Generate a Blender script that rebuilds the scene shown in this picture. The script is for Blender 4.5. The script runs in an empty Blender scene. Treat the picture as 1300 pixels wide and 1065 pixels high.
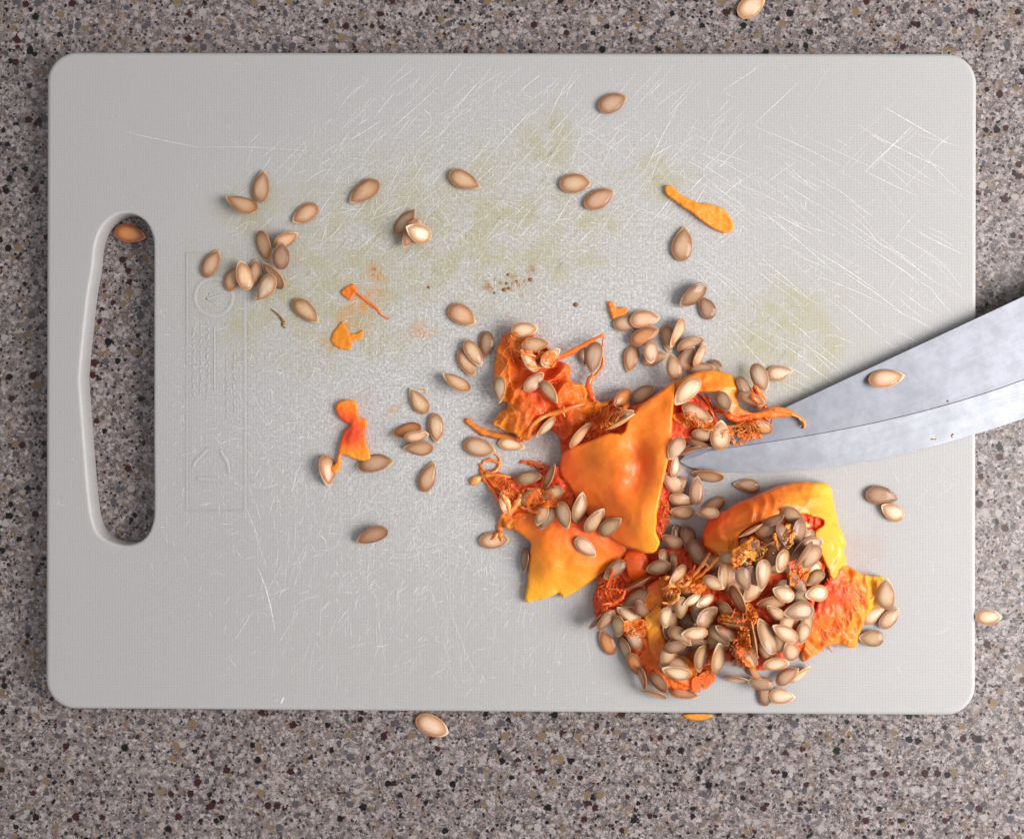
import bpy, math, random
import numpy as np
from mathutils import Vector, Matrix, noise

random.seed(7)
rng = np.random.default_rng(7)
SC = bpy.context.scene
COL = SC.collection

# ------------------------------------------------------------------ camera, light, exposure
TOP = 0.010                     # top of the cutting board (counter is z = 0)
DIST = 0.42                     # lens above the board
TILT = 0.0119
FPX = 1400.0                    # focal length in photo pixels
cam_d = bpy.data.cameras.new('camera')
cam = bpy.data.objects.new('camera', cam_d); COL.objects.link(cam)
cam.location = (0, 0, TOP + DIST); cam.rotation_euler = (0, TILT, 0)
cam_d.sensor_fit = 'HORIZONTAL'; cam_d.sensor_width = 36
cam_d.lens = 36 * FPX / 1300
cam_d.shift_y = -45 / 1300
cam_d.clip_start = 0.01; cam_d.clip_end = 50
SC.camera = cam

world = bpy.data.worlds.new('World'); SC.world = world; world.use_nodes = True
bg = world.node_tree.nodes['Background']
bg.inputs['Color'].default_value = (0.97, 0.97, 1.0, 1); bg.inputs['Strength'].default_value = 0.42

def area(name, loc, aim, sx, sy, power, col):
    l = bpy.data.lights.new(name, 'AREA'); l.shape = 'RECTANGLE'; l.size = sx; l.size_y = sy
    l.energy = power; l.color = col
    o = bpy.data.objects.new(name, l); COL.objects.link(o); o.location = loc
    o.rotation_euler = (Vector(aim) - Vector(loc)).to_track_quat('-Z', 'Y').to_euler()
area('window_light', (0.76, -0.10, 0.60), (0, 0, 0), 0.60, 0.55, 14.2, (1.0, 0.965, 0.935))

SC.view_settings.view_transform = 'Standard'; SC.view_settings.look = 'None'
SC.view_settings.exposure = 0.06; SC.view_settings.gamma = 1.0
SC.view_settings.use_curve_mapping = False
SC.cycles.use_denoising = True
SC.cycles.max_bounces = 8
SC.render.film_transparent = False

# ------------------------------------------------------------------ helpers
ct, st = math.cos(TILT), math.sin(TILT)
def P(px, py, z=TOP):
    """world x, y of the point at height z seen at photo pixel px, py"""
    dx, dy, dz = (px - 650) / FPX, -(py - 487.5) / FPX, -1.0
    wx, wy, wz = ct * dx + st * dz, dy, -st * dx + ct * dz
    t = (z - (TOP + DIST)) / wz
    return wx * t, wy * t
MM = 0.001

def link(name, me, parent=None, mat=None):
    o = bpy.data.objects.new(name, me); COL.objects.link(o)
    if mat and not me.materials: me.materials.append(mat)
    if parent: o.parent = parent
    return o
def empty(name, loc):
    o = bpy.data.objects.new(name, None); COL.objects.link(o); o.location = loc
    o.empty_display_size = 0.01
    return o
def tag(o, label, cat, group=None):
    o['label'] = label; o['category'] = cat
    if group: o['group'] = group
    return o
def mesh(name, V, F, smooth=True, attrs=None):
    me = bpy.data.meshes.new(name); me.from_pydata([tuple(v) for v in V], [], [tuple(f) for f in F]); me.update()
    if smooth: me.polygons.foreach_set('use_smooth', [True] * len(me.polygons))
    for k, vals in (attrs or {}).items():
        a = me.attributes.new(k, 'FLOAT', 'POINT'); a.data.foreach_set('value', np.asarray(vals, dtype=np.float32))
    return me

class NT:
    """small node-tree builder"""
    def __init__(s, name):
        s.m = bpy.data.materials.new(name); s.m.use_nodes = True
        s.t = s.m.node_tree; s.b = s.t.nodes['Principled BSDF']; s.out = s.t.nodes['Material Output']
    def n(s, typ, **kw):
        nd = s.t.nodes.new(typ)
        for k, v in kw.items():
            if k.startswith('i_'):
                key = k[2:].replace('_', ' ')
                nd.inputs[key].default_value = v
            else: setattr(nd, k, v)
        return nd
    def l(s, a, b): s.t.links.new(a, b)
    def put(s, sock, v):
        if hasattr(v, 'links') or isinstance(v, bpy.types.NodeSocket): s.l(v, sock)
        else: sock.default_value = v
    def math(s, op, a, b=0.0, c=None, clamp=False):
        nd = s.n('ShaderNodeMath', operation=op, use_clamp=clamp)
        s.put(nd.inputs[0], a); s.put(nd.inputs[1], b)
        if c is not None: s.put(nd.inputs[2], c)
        return nd.outputs[0]
    def vmath(s, op, a, b=None):
        nd = s.n('ShaderNodeVectorMath', operation=op); s.put(nd.inputs[0], a)
        if b is not None: s.put(nd.inputs[1], b)
        return nd
    def mix(s, f, a, b, blend='MIX'):
        nd = s.n('ShaderNodeMix', data_type='RGBA', blend_type=blend); s.put(nd.inputs[0], f)
        s.put(nd.inputs[6], a); s.put(nd.inputs[7], b)
        return nd.outputs[2]
    def smooth(s, v, lo, hi, a=0.0, b=1.0):
        nd = s.n('ShaderNodeMapRange', interpolation_type='SMOOTHSTEP')
        s.put(nd.inputs[0], v); nd.inputs[1].default_value = lo; nd.inputs[2].default_value = hi
        nd.inputs[3].default_value = a; nd.inputs[4].default_value = b
        return nd.outputs[0]
    def ramp(s, v, stops, interp='LINEAR'):
        nd = s.n('ShaderNodeValToRGB'); s.put(nd.inputs[0], v); cr = nd.color_ramp; cr.interpolation = interp
        while len(cr.elements) < len(stops): cr.elements.new(0.5)
        for e, (p, c) in zip(cr.elements, stops): e.position = p; e.color = (*c, 1) if len(c) == 3 else c
        return nd.outputs[0]
    def coords(s, scale=1000.0):
        tc = s.n('ShaderNodeTexCoord'); return s.vmath('SCALE', tc.outputs['Object']).outputs[0] if False else s._sc(tc.outputs['Object'], scale)
    def _sc(s, v, k):
        nd = s.n('ShaderNodeVectorMath', operation='SCALE'); s.put(nd.inputs[0], v); nd.inputs['Scale'].default_value = k
        return nd.outputs[0]
    def noise(s, v, scale, detail=3, rough=0.5):
        nd = s.n('ShaderNodeTexNoise'); s.put(nd.inputs['Vector'], v); nd.inputs['Scale'].default_value = scale
        nd.inputs['Detail'].default_value = detail; nd.inputs['Roughness'].default_value = rough
        return nd
    def voro(s, v, scale, feature='F1', rand=1.0):
        nd = s.n('ShaderNodeTexVoronoi', feature=feature); s.put(nd.inputs['Vector'], v)
        nd.inputs['Scale'].default_value = scale; nd.inputs['Randomness'].default_value = rand
        return nd
    def bump(s, h, strength, dist, prev=None):
        nd = s.n('ShaderNodeBump'); s.put(nd.inputs['Height'], h); nd.inputs['Strength'].default_value = strength
        nd.inputs['Distance'].default_value = dist
        if prev is not None: s.l(prev, nd.inputs['Normal'])
        return nd.outputs[0]
    def attr(s, name):
        return s.n('ShaderNodeAttribute', attribute_name=name).outputs['Fac']
    def set(s, **kw):
        for k, v in kw.items():
            s.put(s.b.inputs[k.replace('_', ' ')], v)

# ------------------------------------------------------------------ materials
def mat_granite():
    t = NT('speckled_quartz'); v = t.coords()
    d = t.noise(v, 0.9, 3); dv = t._sc(t.vmath('SUBTRACT', d.outputs['Color'], (.5, .5, .5)).outputs[0], 1.5)
    w = t.vmath('ADD', v, dv).outputs[0]
    d2 = t.noise(v, 2.6, 2); w2 = t.vmath('ADD', w, t._sc(t.vmath('SUBTRACT', d2.outputs['Color'], (.5, .5, .5)).outputs[0], .95)).outputs[0]
    def sep(c, i): 
        nd = t.n('ShaderNodeSeparateColor'); t.l(c, nd.inputs[0]); return nd.outputs[i]
    STO = [(0, (.035, .03, .031)), (.13, (.06, .05, .05)), (.16, (.12, .103, .10)), (.40, (.175, .152, .147)), (.62, (.25, .222, .215)), (.80, (.36, .33, .32)), (.93, (.50, .47, .455)), (1, (.62, .59, .57))]
    fine = t.voro(w2, .68); f = sep(fine.outputs['Color'], 0)
    fin2 = t.voro(t.vmath('ADD', w2, (5.3, 2.2, 1.1)).outputs[0], 1.9); f2 = sep(fin2.outputs['Color'], 0)
    patch = t.noise(v, .55, 3, .6)
    base = t.mix(t.smooth(patch.outputs['Fac'], .42, .58), t.ramp(f, STO), t.ramp(f2, STO))
    grain = t.noise(v, 2.2, 5, .75)
    base = t.mix(.38, base, t.ramp(grain.outputs['Fac'], [(.34, (.05, .043, .043)), (.5, (.20, .177, .172)), (.66, (.52, .49, .475))]))
    blot = t.noise(v, .34, 4, .65)
    base = t.mix(t.smooth(blot.outputs['Fac'], .48, .64), base, t.mix(.6, base, (.46, .42, .41, 1)))
    blot2 = t.noise(v, .13, 2, .5)
    base = t.mix(t.smooth(blot2.outputs['Fac'], .55, .75, 0, .4), base, (.25, .17, .11, 1))
    def chips(base, scale, size, lo_hi_cols, seed):
        vv = t.vmath('ADD', w2, (seed, seed * 1.7, seed * .3)).outputs[0]
        vo = t.voro(vv, scale); c = sep(vo.outputs['Color'], 1)
        sz = t.math('MULTIPLY', sep(vo.outputs['Color'], 2), size); sz = t.math('ADD', sz, size * .45)
        inside = t.math('SUBTRACT', sz, vo.outputs['Distance'])
        m0 = t.smooth(inside, -.015, .05)
        for lo, hi, col in lo_hi_cols:
            sel = t.math('MULTIPLY', t.math('GREATER_THAN', c, lo), t.math('LESS_THAN', c, hi))
            base = t.mix(t.math('MULTIPLY', sel, m0), base, (*col, 1))
        return base
    base = chips(base, .75, .40, [(0, .10, (.025, .022, .024)), (.10, .16, (.075, .03, .027)), (.16, .25, (.40, .385, .375)), (.25, .33, (.24, .18, .13)), (.33, .46, (.085, .08, .088))], 3.1)
    base = chips(base, .40, .34, [(0, .07, (.014, .013, .016)), (.07, .12, (.07, .022, .02)), (.12, .19, (.24, .185, .12)), (.19, .30, (.12, .113, .125)), (.30, .38, (.36, .345, .335))], 7.9)
    base = chips(base, .22, .27, [(0, .08, (.012, .012, .014)), (.08, .17, (.075, .024, .02)), (.17, .25, (.25, .19, .12)), (.25, .34, (.13, .125, .14)), (.34, .41, (.38, .36, .345))], 11.7)
    gm = t.n('ShaderNodeGamma'); t.l(base, gm.inputs[0]); gm.inputs[1].default_value = 1.4
    base = t.mix(1.0, gm.outputs[0], (1.30, 1.25, 1.27, 1), 'MULTIPLY')
    t.set(Base_Color=base, Roughness=t.smooth(grain.outputs['Fac'], .3, .7, .28, .42), Specular_IOR_Level=.4)
    t.set(Normal=t.bump(grain.outputs['Fac'], .12, .0003))
    return t.m

def mat_board():
    t = NT('white_polyethylene'); v = t.coords()
    big = t.noise(v, .012, 3); mid = t.noise(v, .1, 4, .6); fine = t.noise(v, .9, 6, .85)
    col = t.mix(big.outputs['Fac'], (.426, .424, .416, 1), (.462, .449, .452, 1))
    # worn, whitened centre where it has been cut on
    def blob(cx, cy, rx, ry, rot=0, lo=.35, hi=1.05, vec=None):
        x, y = P(cx, cy); k = .3
        vv = t.vmath('SUBTRACT', vec or warped, (x * 1000, y * 1000, TOP * 1000)).outputs[0]
        r = t.n('ShaderNodeVectorRotate', rotation_type='Z_AXIS'); t.l(vv, r.inputs['Vector']); r.inputs['Angle'].default_value = -math.radians(rot)
        s_ = t.vmath('MULTIPLY', r.outputs[0], (1 / (rx * k), 1 / (ry * k), 0)).outputs[0]
        return t.smooth(t.vmath('LENGTH', s_).outputs['Value'], lo, hi, 1, 0)
    wn = t.noise(v, .07, 4, .65)
    warped = t.vmath('ADD', v, t._sc(t.vmath('SUBTRACT', wn.outputs['Color'], (.5, .5, .5)).outputs[0], 26)).outputs[0]
    worn = t.math('MULTIPLY', blob(640, 430, 470, 380, 0, .25, 1.1), 1.0)
    fuzz = t.smooth(fine.outputs['Fac'], .45, .66)
    col = t.mix(t.math('MULTIPLY', worn, t.math('MULTIPLY', fuzz, .85)), col, (.80, .785, .78, 1))
    dk = t.smooth(fine.outputs['Fac'], .5, .3)
    col = t.mix(t.math('MULTIPLY', worn, t.math('MULTIPLY', dk, .6)), col, (.28, .27, .28, 1))
    # old vegetable stains
    st = None
    for a in [(690, 180, 55, 70, 0), (455, 330, 120, 65, 20), (385, 395, 90, 60, 0), (545, 335, 95, 60, 0), (300, 420, 45, 50, 0), (640, 275, 130, 32, 8),
              (740, 285, 110, 25, 12), (470, 420, 80, 60, 0), (1010, 395, 70, 60, 0), (965, 480, 75, 35, 0), (330, 270, 70, 40, 0), (840, 225, 60, 40, 0), (700,330,120,45,0), (560,300,330,150,5), (420,370,230,130,0), (1000,430,130,110,0)]:
        b = blob(*a, .15, 1.1); st = b if st is None else t.math('MAXIMUM', st, b)
    patch = t.smooth(mid.outputs['Fac'], .36, .62)
    stm = t.math('MULTIPLY', st, t.math('ADD', t.math('MULTIPLY', patch, .42), .16))
    col = t.mix(stm, col, (.40, .36, .16, 1))
    # dark streaks of juice in the cut lines
    stretch = t.vmath('MULTIPLY', v, (.5, .16, 1)).outputs[0]
    rt = t.n('ShaderNodeVectorRotate', rotation_type='Z_AXIS'); t.l(v, rt.inputs['Vector']); rt.inputs['Angle'].default_value = math.radians(-55)
    sv = t.vmath('MULTIPLY', rt.outputs[0], (.10, .55, 1)).outputs[0]
    sn = t.noise(sv, 1.0, 3, .6)
    col = t.mix(t.math('MULTIPLY', st, t.smooth(sn.outputs['Fac'], .58, .75, 0, .6)), col, (.25, .225, .12, 1))
    # fresh orange juice and brown crumbs
    ora = None
    for a in [(437, 425, 26, 20, 0), (455, 378, 34, 16, -25), (452, 400, 32, 32, 0), (499, 524, 22, 6, 52), (540, 418, 9, 14, 60), (552, 494, 12, 4, -50), (475, 350, 14, 18, 0), (600,545,16,6,-40), (462, 392, 40, 30, 20), (420, 440, 14, 10, 0), (480, 375, 16, 8, -35), (505, 515, 14, 5, 50)]:
        b = blob(*a, .1, 1.15); ora = b if ora is None else t.math('MAXIMUM', ora, b)
    spk = t.noise(v, .45, 3, .6)
    col = t.mix(t.math('MULTIPLY', ora, t.smooth(spk.outputs['Fac'], .38, .60, .2, .85)), col, (.62, .27, .03, 1))
    br = None
    for a in [(648, 362, 45, 16, 8), (672, 352, 16, 12, 0), (545, 365, 8, 8, 0), (478, 345, 14, 10, 0)]:
        b = blob(*a, .2, 1.15); br = b if br is None else t.math('MAXIMUM', br, b)
    col = t.mix(t.math('MULTIPLY', br, t.smooth(spk.outputs['Fac'], .5, .62, 0, .85)), col, (.33, .16, .03, 1))
    bounce_tint = None  # pinkish light bounced off the pulp, painted into the board colour
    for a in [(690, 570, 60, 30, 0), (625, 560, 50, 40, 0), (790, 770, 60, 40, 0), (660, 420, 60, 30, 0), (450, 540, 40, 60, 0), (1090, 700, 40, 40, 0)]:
        b = blob(*a, .1, 1.2); bounce_tint = b if bounce_tint is None else t.math('MAXIMUM', bounce_tint, b)
    col = t.mix(t.math('MULTIPLY', bounce_tint, t.smooth(mid.outputs['Fac'], .3, .7, .08, .4)), col, (.46, .29, .22, 1))
    # moulded linen texture
    wx = t.n('ShaderNodeTexWave', wave_type='BANDS', bands_direction='X', i_Scale=.29, i_Distortion=1.2, i_Detail=1.0); t.l(v, wx.inputs['Vector'])
    wy = t.n('ShaderNodeTexWave', wave_type='BANDS', bands_direction='Y', i_Scale=.29, i_Distortion=1.2, i_Detail=1.0); t.l(v, wy.inputs['Vector'])
    lin = t.math('MULTIPLY', wx.outputs['Fac'], wy.outputs['Fac'])
    col = t.mix(t.math('MULTIPLY', lin, .2), col, (.56, .55, .545, 1))
    nb = t.bump(lin, .22, .00025)
    nb = t.bump(fine.outputs['Fac'], .35, .0003, nb)
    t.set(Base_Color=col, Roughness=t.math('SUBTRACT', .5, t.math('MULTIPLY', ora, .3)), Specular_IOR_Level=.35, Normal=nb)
    t.set(Subsurface_Weight=.5, Subsurface_Radius=(.9, 1, .9), Subsurface_Scale=.004)
    return t.m

def mat_emboss():
    t = NT('moulded_plastic'); v = t.coords(); f = t.noise(v, 1.3, 4, .7)
    t.set(Base_Color=t.ramp(f.outputs['Fac'], [(.3, (.37, .365, .36)), (.7, (.50, .49, .485))]), Roughness=.5, Normal=t.bump(f.outputs['Fac'], .3, .0002))
    return t.m

def mat_scratch():
    t = NT('scratch_white'); t.set(Base_Color=(.92, .91, .905, 1), Roughness=.7)
    tr = t.n('ShaderNodeBsdfTransparent'); mx = t.n('ShaderNodeMixShader')
    v = t.coords(); f = t.noise(v, .8, 3, .7)
    t.l(t.math('MULTIPLY', t.attr('fade'), t.smooth(f.outputs['Fac'], .3, .6, .25, 1)), mx.inputs[0])
    t.l(tr.outputs[0], mx.inputs[1]); t.l(t.b.outputs[0], mx.inputs[2]); t.l(mx.outputs[0], t.out.inputs['Surface'])
    return t.m

def mat_flesh(name='pumpkin_flesh', wet=.3, fib=0.0, var=(.26, .14)):
    t = NT(name); v = t.coords(); y = t.attr('tone')
    n1 = t.noise(v, .22, 4, .6); n2 = t.noise(v, .9, 4, .65)
    k = t.math('ADD', y, t.math('MULTIPLY', t.math('SUBTRACT', n1.outputs['Fac'], .5), var[0]))
    k = t.math('ADD', k, t.math('MULTIPLY', t.math('SUBTRACT', n2.outputs['Fac'], .5), var[1]))
    col = t.ramp(t.math('MULTIPLY_ADD', k, .5, .5), [(0, (.62, .032, .003)), (.28, (.88, .09, .004)), (.5, (.99, .215, .007)), (.74, (.99, .32, .010)), (1, (.96, .46, .014))])
    st = t.vmath('MULTIPLY', v, (.5, 1.6, .7)).outputs[0]
    n3 = t.noise(st, 1.1, 5, .75)
    nb = t.bump(n2.outputs['Fac'], .22, .0005)
    nb = t.bump(n3.outputs['Fac'], .42 + fib, .0007, nb)
    t.set(Base_Color=col, Roughness=t.smooth(n2.outputs['Fac'], .3, .7, wet, wet + .2), Specular_IOR_Level=.45, Normal=nb, Coat_Weight=.35, Coat_Roughness=.18)
    t.set(Subsurface_Weight=.45, Subsurface_Radius=(1, .35, .08), Subsurface_Scale=.003)
    return t.m

def mat_fibre():
    t = NT('pumpkin_fibre'); v = t.coords(); n1 = t.noise(v, .5, 3)
    k = t.math('ADD', t.attr('tone'), t.math('MULTIPLY', n1.outputs['Fac'], .5))
    col = t.ramp(k, [(0, (.66, .055, .006)), (.4, (.83, .12, .01)), (.75, (.93, .25, .03)), (1, (.92, .42, .12))])
    t.set(Base_Color=col, Roughness=.22, Specular_IOR_Level=.5, Coat_Weight=.4, Coat_Roughness=.15, Subsurface_Weight=.4, Subsurface_Radius=(1, .4, .1), Subsurface_Scale=.001)
    return t.m

def mat_seed():
    t = NT('seed_husk'); v = t.coords(); oi = t.n('ShaderNodeObjectInfo')
    off = t.vmath('ADD', v, t._sc(oi.outputs['Color'], 37)).outputs[0]
    rnd = oi.outputs['Random']
    cmb = t.n('ShaderNodeCombineXYZ'); t.l(t.math('MULTIPLY', rnd, 91), cmb.inputs[0]); t.l(t.math('MULTIPLY', rnd, 57), cmb.inputs[1])
    off = t.vmath('ADD', off, cmb.outputs[0]).outputs[0]
    n1 = t.noise(off, .5, 4, .6); n2 = t.noise(off, 2.2, 3, .6)
    rim = t.attr('rim')
    k = t.math('ADD', rim, t.math('MULTIPLY', t.math('SUBTRACT', n1.outputs['Fac'], .5), .35))
    body = t.ramp(k, [(0, (.74, .50, .34)), (.45, (.64, .40, .255)), (.68, (.50, .27, .145)), (.87, (.30, .125, .048)), (.93, (.32, .14, .053)), (.98, (.48, .25, .11)), (1, (.52, .28, .125))])
    pale = t.math('MULTIPLY', t.smooth(n2.outputs['Fac'], .45, .68), t.smooth(rim, .75, .3))
    body = t.mix(t.math('MULTIPLY', pale, .6), body, (.90, .75, .62, 1))
    dk = t.smooth(n1.outputs['Fac'], .55, .75)
    body = t.mix(t.math('MULTIPLY', dk, .5), body, (.40, .21, .11, 1))
    n3 = t.noise(off, 5.5, 2, .6)
    body = t.mix(t.smooth(n3.outputs['Fac'], .56, .7, 0, .45), body, (.42, .24, .13, 1))
    film = t.math('MULTIPLY', t.smooth(t.noise(off, .28, 3, .6).outputs['Fac'], .52, .66), t.math('GREATER_THAN', rnd, .62))
    body = t.mix(t.math('MULTIPLY', film, .55), body, (.80, .27, .04, 1))
    # cream lip round the pointed end
    tip = t.math('MULTIPLY', t.smooth(t.attr('along'), .68, .95), t.smooth(rim, .80, .97))
    body = t.mix(t.math('MULTIPLY', tip, .55), body, (.90, .74, .52, 1))
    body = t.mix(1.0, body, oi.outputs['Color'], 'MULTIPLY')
    nb = t.bump(n2.outputs['Fac'], .5, .0004)
    t.set(Base_Color=body, Roughness=t.smooth(n2.outputs['Fac'], .3, .7, .2, .42), Specular_IOR_Level=.65, Normal=nb,
          Coat_Weight=.5, Coat_Roughness=.16, Subsurface_Weight=.15, Subsurface_Radius=(1, .6, .3), Subsurface_Scale=.001)
    return t.m

def mat_steel(name, base, rough, aniso_rot=25):
    t = NT(name); v = t.coords()
    r = t.n('ShaderNodeVectorRotate', rotation_type='Z_AXIS'); t.l(v, r.inputs['Vector']); r.inputs['Angle'].default_value = math.radians(-aniso_rot)
    br = t.noise(t.vmath('MULTIPLY', r.outputs[0], (.03, 2.2, 1)).outputs[0], 1, 3, .6)
    sp = t.noise(v, .55, 4, .7); sm = t.noise(v, .12, 5, .7); fn = t.noise(v, 3, 3, .7)
    col = t.mix(t.smooth(sm.outputs['Fac'], .3, .7), tuple(c * .86 for c in base) + (1,), tuple(min(1, c * 1.12) for c in base) + (1,))
    col = t.mix(t.smooth(fn.outputs['Fac'], .35, .7, 0, .25), col, tuple(c * .72 for c in base) + (1,))
    col = t.mix(t.smooth(sp.outputs['Fac'], .70, .76, 0, .7), col, (.16, .12, .10, 1))
    t.set(Base_Color=col, Metallic=.7, Roughness=t.smooth(br.outputs['Fac'], .3, .7, rough - .02, rough + .03),
          Normal=t.bump(fn.outputs['Fac'], .05, .0001))
    return t.m
def mat_plain(name, col, rough):
    t = NT(name); v = t.coords(); n1 = t.noise(v, .6, 4)
    t.set(Base_Color=t.ramp(n1.outputs['Fac'], [(.3, tuple(c * .75 for c in col)), (.7, col)]), Roughness=rough, Normal=t.bump(n1.outputs['Fac'], .15, .0003))
    return t.m

M_GRAN, M_BOARD, M_EMB, M_SCR = mat_granite(), mat_board(), mat_emboss(), mat_scratch()
M_FLESH, M_PULP, M_FIB, M_SEED = mat_flesh(), mat_flesh('pumpkin_pulp', .22, .4, (.45, .3)), mat_fibre(), mat_seed()
M_STEEL, M_EDGE = mat_steel('blade_steel', (.235, .243, .28), .52), mat_steel('ground_edge_steel', (.305, .318, .355), .55, 18)
M_HANDLE, M_CRUMB = mat_plain('black_handle', (.03, .03, .03), .4), mat_plain('brown_crumb', (.30, .12, .02), .5)

# ------------------------------------------------------------------ worktop
me = mesh('worktop', [(-.7, -.7, 0), (.7, -.7, 0), (.7, .7, 0), (-.7, .7, 0), (-.7, -.7, -.03), (.7, -.7, -.03), (.7, .7, -.03), (-.7, .7, -.03)],
          [(0, 1, 2, 3), (7, 6, 5, 4), (0, 4, 5, 1), (1, 5, 6, 2), (2, 6, 7, 3), (3, 7, 4, 0)], smooth=False)
o = link('worktop', me, None, M_GRAN); o['kind'] = 'structure'

# ------------------------------------------------------------------ cutting board
def round_poly(pts, rad, seg=10):
    out = []; n = len(pts)
    for i in range(n):
        a, b, c = Vector(pts[i - 1]), Vector(pts[i]), Vector(pts[(i + 1) % n])
        u, w = (a - b).normalized(), (c - b).normalized(); ang = u.angle(w)
        d = rad / math.tan(ang / 2); p0, p1 = b + u * d, b + w * d
        cen = b + (u + w).normalized() * (rad / math.sin(ang / 2))
        a0 = math.atan2(*(p0 - cen).yx); a1 = math.atan2(*(p1 - cen).yx); da = (a1 - a0 + math.pi) % (2 * math.pi) - math.pi
        for k in range(seg + 1):
            t_ = a0 + da * k / seg; out.append((cen.x + rad * math.cos(t_), cen.y + rad * math.sin(t_)))
    return out
def catmull(pts, n=6):
    out = []; N = len(pts)
    for i in range(N):
        p0, p1, p2, p3 = [np.array(pts[(i + k) % N], float) for k in (-1, 0, 1, 2)]
        for j in range(n):
            t_ = j / n
            out.append(.5 * ((2 * p1) + (-p0 + p2) * t_ + (2 * p0 - 5 * p1 + 4 * p2 - p3) * t_ ** 2 + (-p0 + 3 * p1 - 3 * p2 + p3) * t_ ** 3))
    return [tuple(p) for p in out]
def inset_loop(L, d):
    """offset a CCW loop inwards by d"""
    L = np.array(L); a = np.roll(L, 1, 0); b = np.roll(L, -1, 0); tn = b - a
    tn /= np.maximum(np.linalg.norm(tn, axis=1, keepdims=True), 1e-9); nrm = np.stack([-tn[:, 1], tn[:, 0]], 1)
    return L + nrm * d

import bmesh
def build_board():
    c = [P(62, 897 + 1), P(1237, 907), P(1238, 70), P(62, 68)]       # CCW in world
    outer = round_poly([P(59.5, 898, TOP - .0018), P(1237, 907, TOP - .0018), P(1238.5, 69.5, TOP - .0018), P(61.5, 67.5, TOP - .0018)], 38 * .0003, 14)
    hole_px = [(195, 316), (193, 298), (185, 282), (172, 273), (158, 271), (143, 276), (129, 290), (121, 312), (118, 340), (112, 375), (107, 420), (103, 460),
               (101.5, 482), (103, 506), (106, 545), (109.5, 590), (113, 630), (117, 658), (124, 676), (138, 687), (158, 692), (175, 689), (187, 679), (194, 662), (195.5, 640), (195, 560), (195, 480), (195, 400)]
    hole = catmull([P(*p) for p in hole_px], 4)
    hole = hole[::-1] if True else hole
    def area2(L): return sum(L[i - 1][0] * L[i][1] - L[i][0] * L[i - 1][1] for i in range(len(L)))
    if area2(outer) < 0: outer = outer[::-1]
    if area2(hole) < 0: hole = hole[::-1]
    bm = bmesh.new()
    def rings(L, sgn, prof):
        rs = []
        for ins, z in prof:
            Q = inset_loop(L, ins * sgn); rs.append([bm.verts.new((x, y, z)) for x, y in Q])
        n = len(L)
        for r0, r1 in zip(rs, rs[1:]):
            for i in range(n):
                j = (i + 1) % n; f = (r0[i], r0[j], r1[j], r1[i])
                bm.faces.new(f if sgn > 0 else f[::-1])
        return rs
    r = .0018; prof = [(.0012, 0.0), (.0004, .0006), (0, .0016), (0, TOP - r)] + [(r * (1 - math.cos(a)), TOP - r + r * math.sin(a)) for a in [math.pi / 2 * k / 6 for k in range(1, 7)]]
    r2 = .0010; prof2 = [(.0006, 0.0), (0, .0008), (0, TOP - r2)] + [(r2 * (1 - math.cos(a)), TOP - r2 + r2 * math.sin(a)) for a in [math.pi / 2 * k / 4 for k in range(1, 5)]]
    ro = rings(outer, 1, prof); rh = rings(hole, -1, prof2)
    def cap(a, b):
        es = []
        for L in (a, b):
            for i in range(len(L)):
                e = bm.edges.get((L[i - 1], L[i])) or bm.edges.new((L[i - 1], L[i])); es.append(e)
        return bmesh.ops.triangle_fill(bm, edges=es, use_beauty=True)
    cap(ro[-1], rh[-1]); cap(ro[0], rh[0])
    bmesh.ops.recalc_face_normals(bm, faces=bm.faces)
    me = bpy.data.meshes.new('cutting_board'); bm.to_mesh(me); bm.free()
    for p in me.polygons: p.use_smooth = abs(p.normal.z) < .999
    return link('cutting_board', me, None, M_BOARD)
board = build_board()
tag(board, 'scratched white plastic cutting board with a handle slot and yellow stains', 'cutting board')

# raised moulding beside the handle
def ribbon(pts, w, h, z=TOP, closed=False):
    """low raised bead of trapezoid section along a px polyline"""
    pts = [np.array(P(*p)) for p in pts]; V = []; F = []; n = len(pts)
    for i, p in enumerate(pts):
        a = pts[i - 1] if (i or closed) else p; b = pts[(i + 1) % n] if (i < n - 1 or closed) else p
        tn = b - a; tn /= max(np.linalg.norm(tn), 1e-9); nr = np.array([-tn[1], tn[0]])
        for s_, zz in ((-1, -.0001), (-.45, h), (.45, h), (1, -.0001)): V.append((*(p + nr * s_ * w / 2), z + zz))
    for i in range(n if closed else n - 1):
        j = (i + 1) % n
        for k in range(3): F.append((i * 4 + k, j * 4 + k, j * 4 + k + 1, i * 4 + k + 1))
    return V, F
def join(parts):
    V, F = [], []
    for v, f in parts: F += [tuple(i + len(V) for i in q) for q in f]; V += v
    return V, F
def circ(cx, cy, r, a0=0, a1=360, n=36): return [(cx + r * math.cos(math.radians(a0 + (a1 - a0) * k / n)), cy - r * math.sin(math.radians(a0 + (a1 - a0) * k / n))) for k in range(n + (a1 - a0 < 360))]
V, F = ribbon([(237, 322), (311, 322), (311, 648), (237, 648)], .0018, .0001, closed=True)
link('embossed_border', mesh('embossed_border', V, F), board, M_EMB)
V, F = join([ribbon(circ(271, 377, 24), .0022, .00013, closed=True), ribbon([(262, 380), (284, 373)], .001, .00012), ribbon([(268, 372), (262, 380), (271, 384)], .001, .00012)])
link('embossed_dial', mesh('embossed_dial', V, F), board, M_EMB)
tri = []
for k in range(3):
    a = 100 + 120 * k
    tri.append(ribbon([(268 + 23 * math.cos(math.radians(a + 9 * q)) * (1 - .10 * math.sin(math.pi * q / 9)), 592 - 23 * math.sin(math.radians(a + 9 * q)) * (1 - .28 * math.sin(math.pi * q / 9))) for q in range(10)], .002, .00015))
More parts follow.
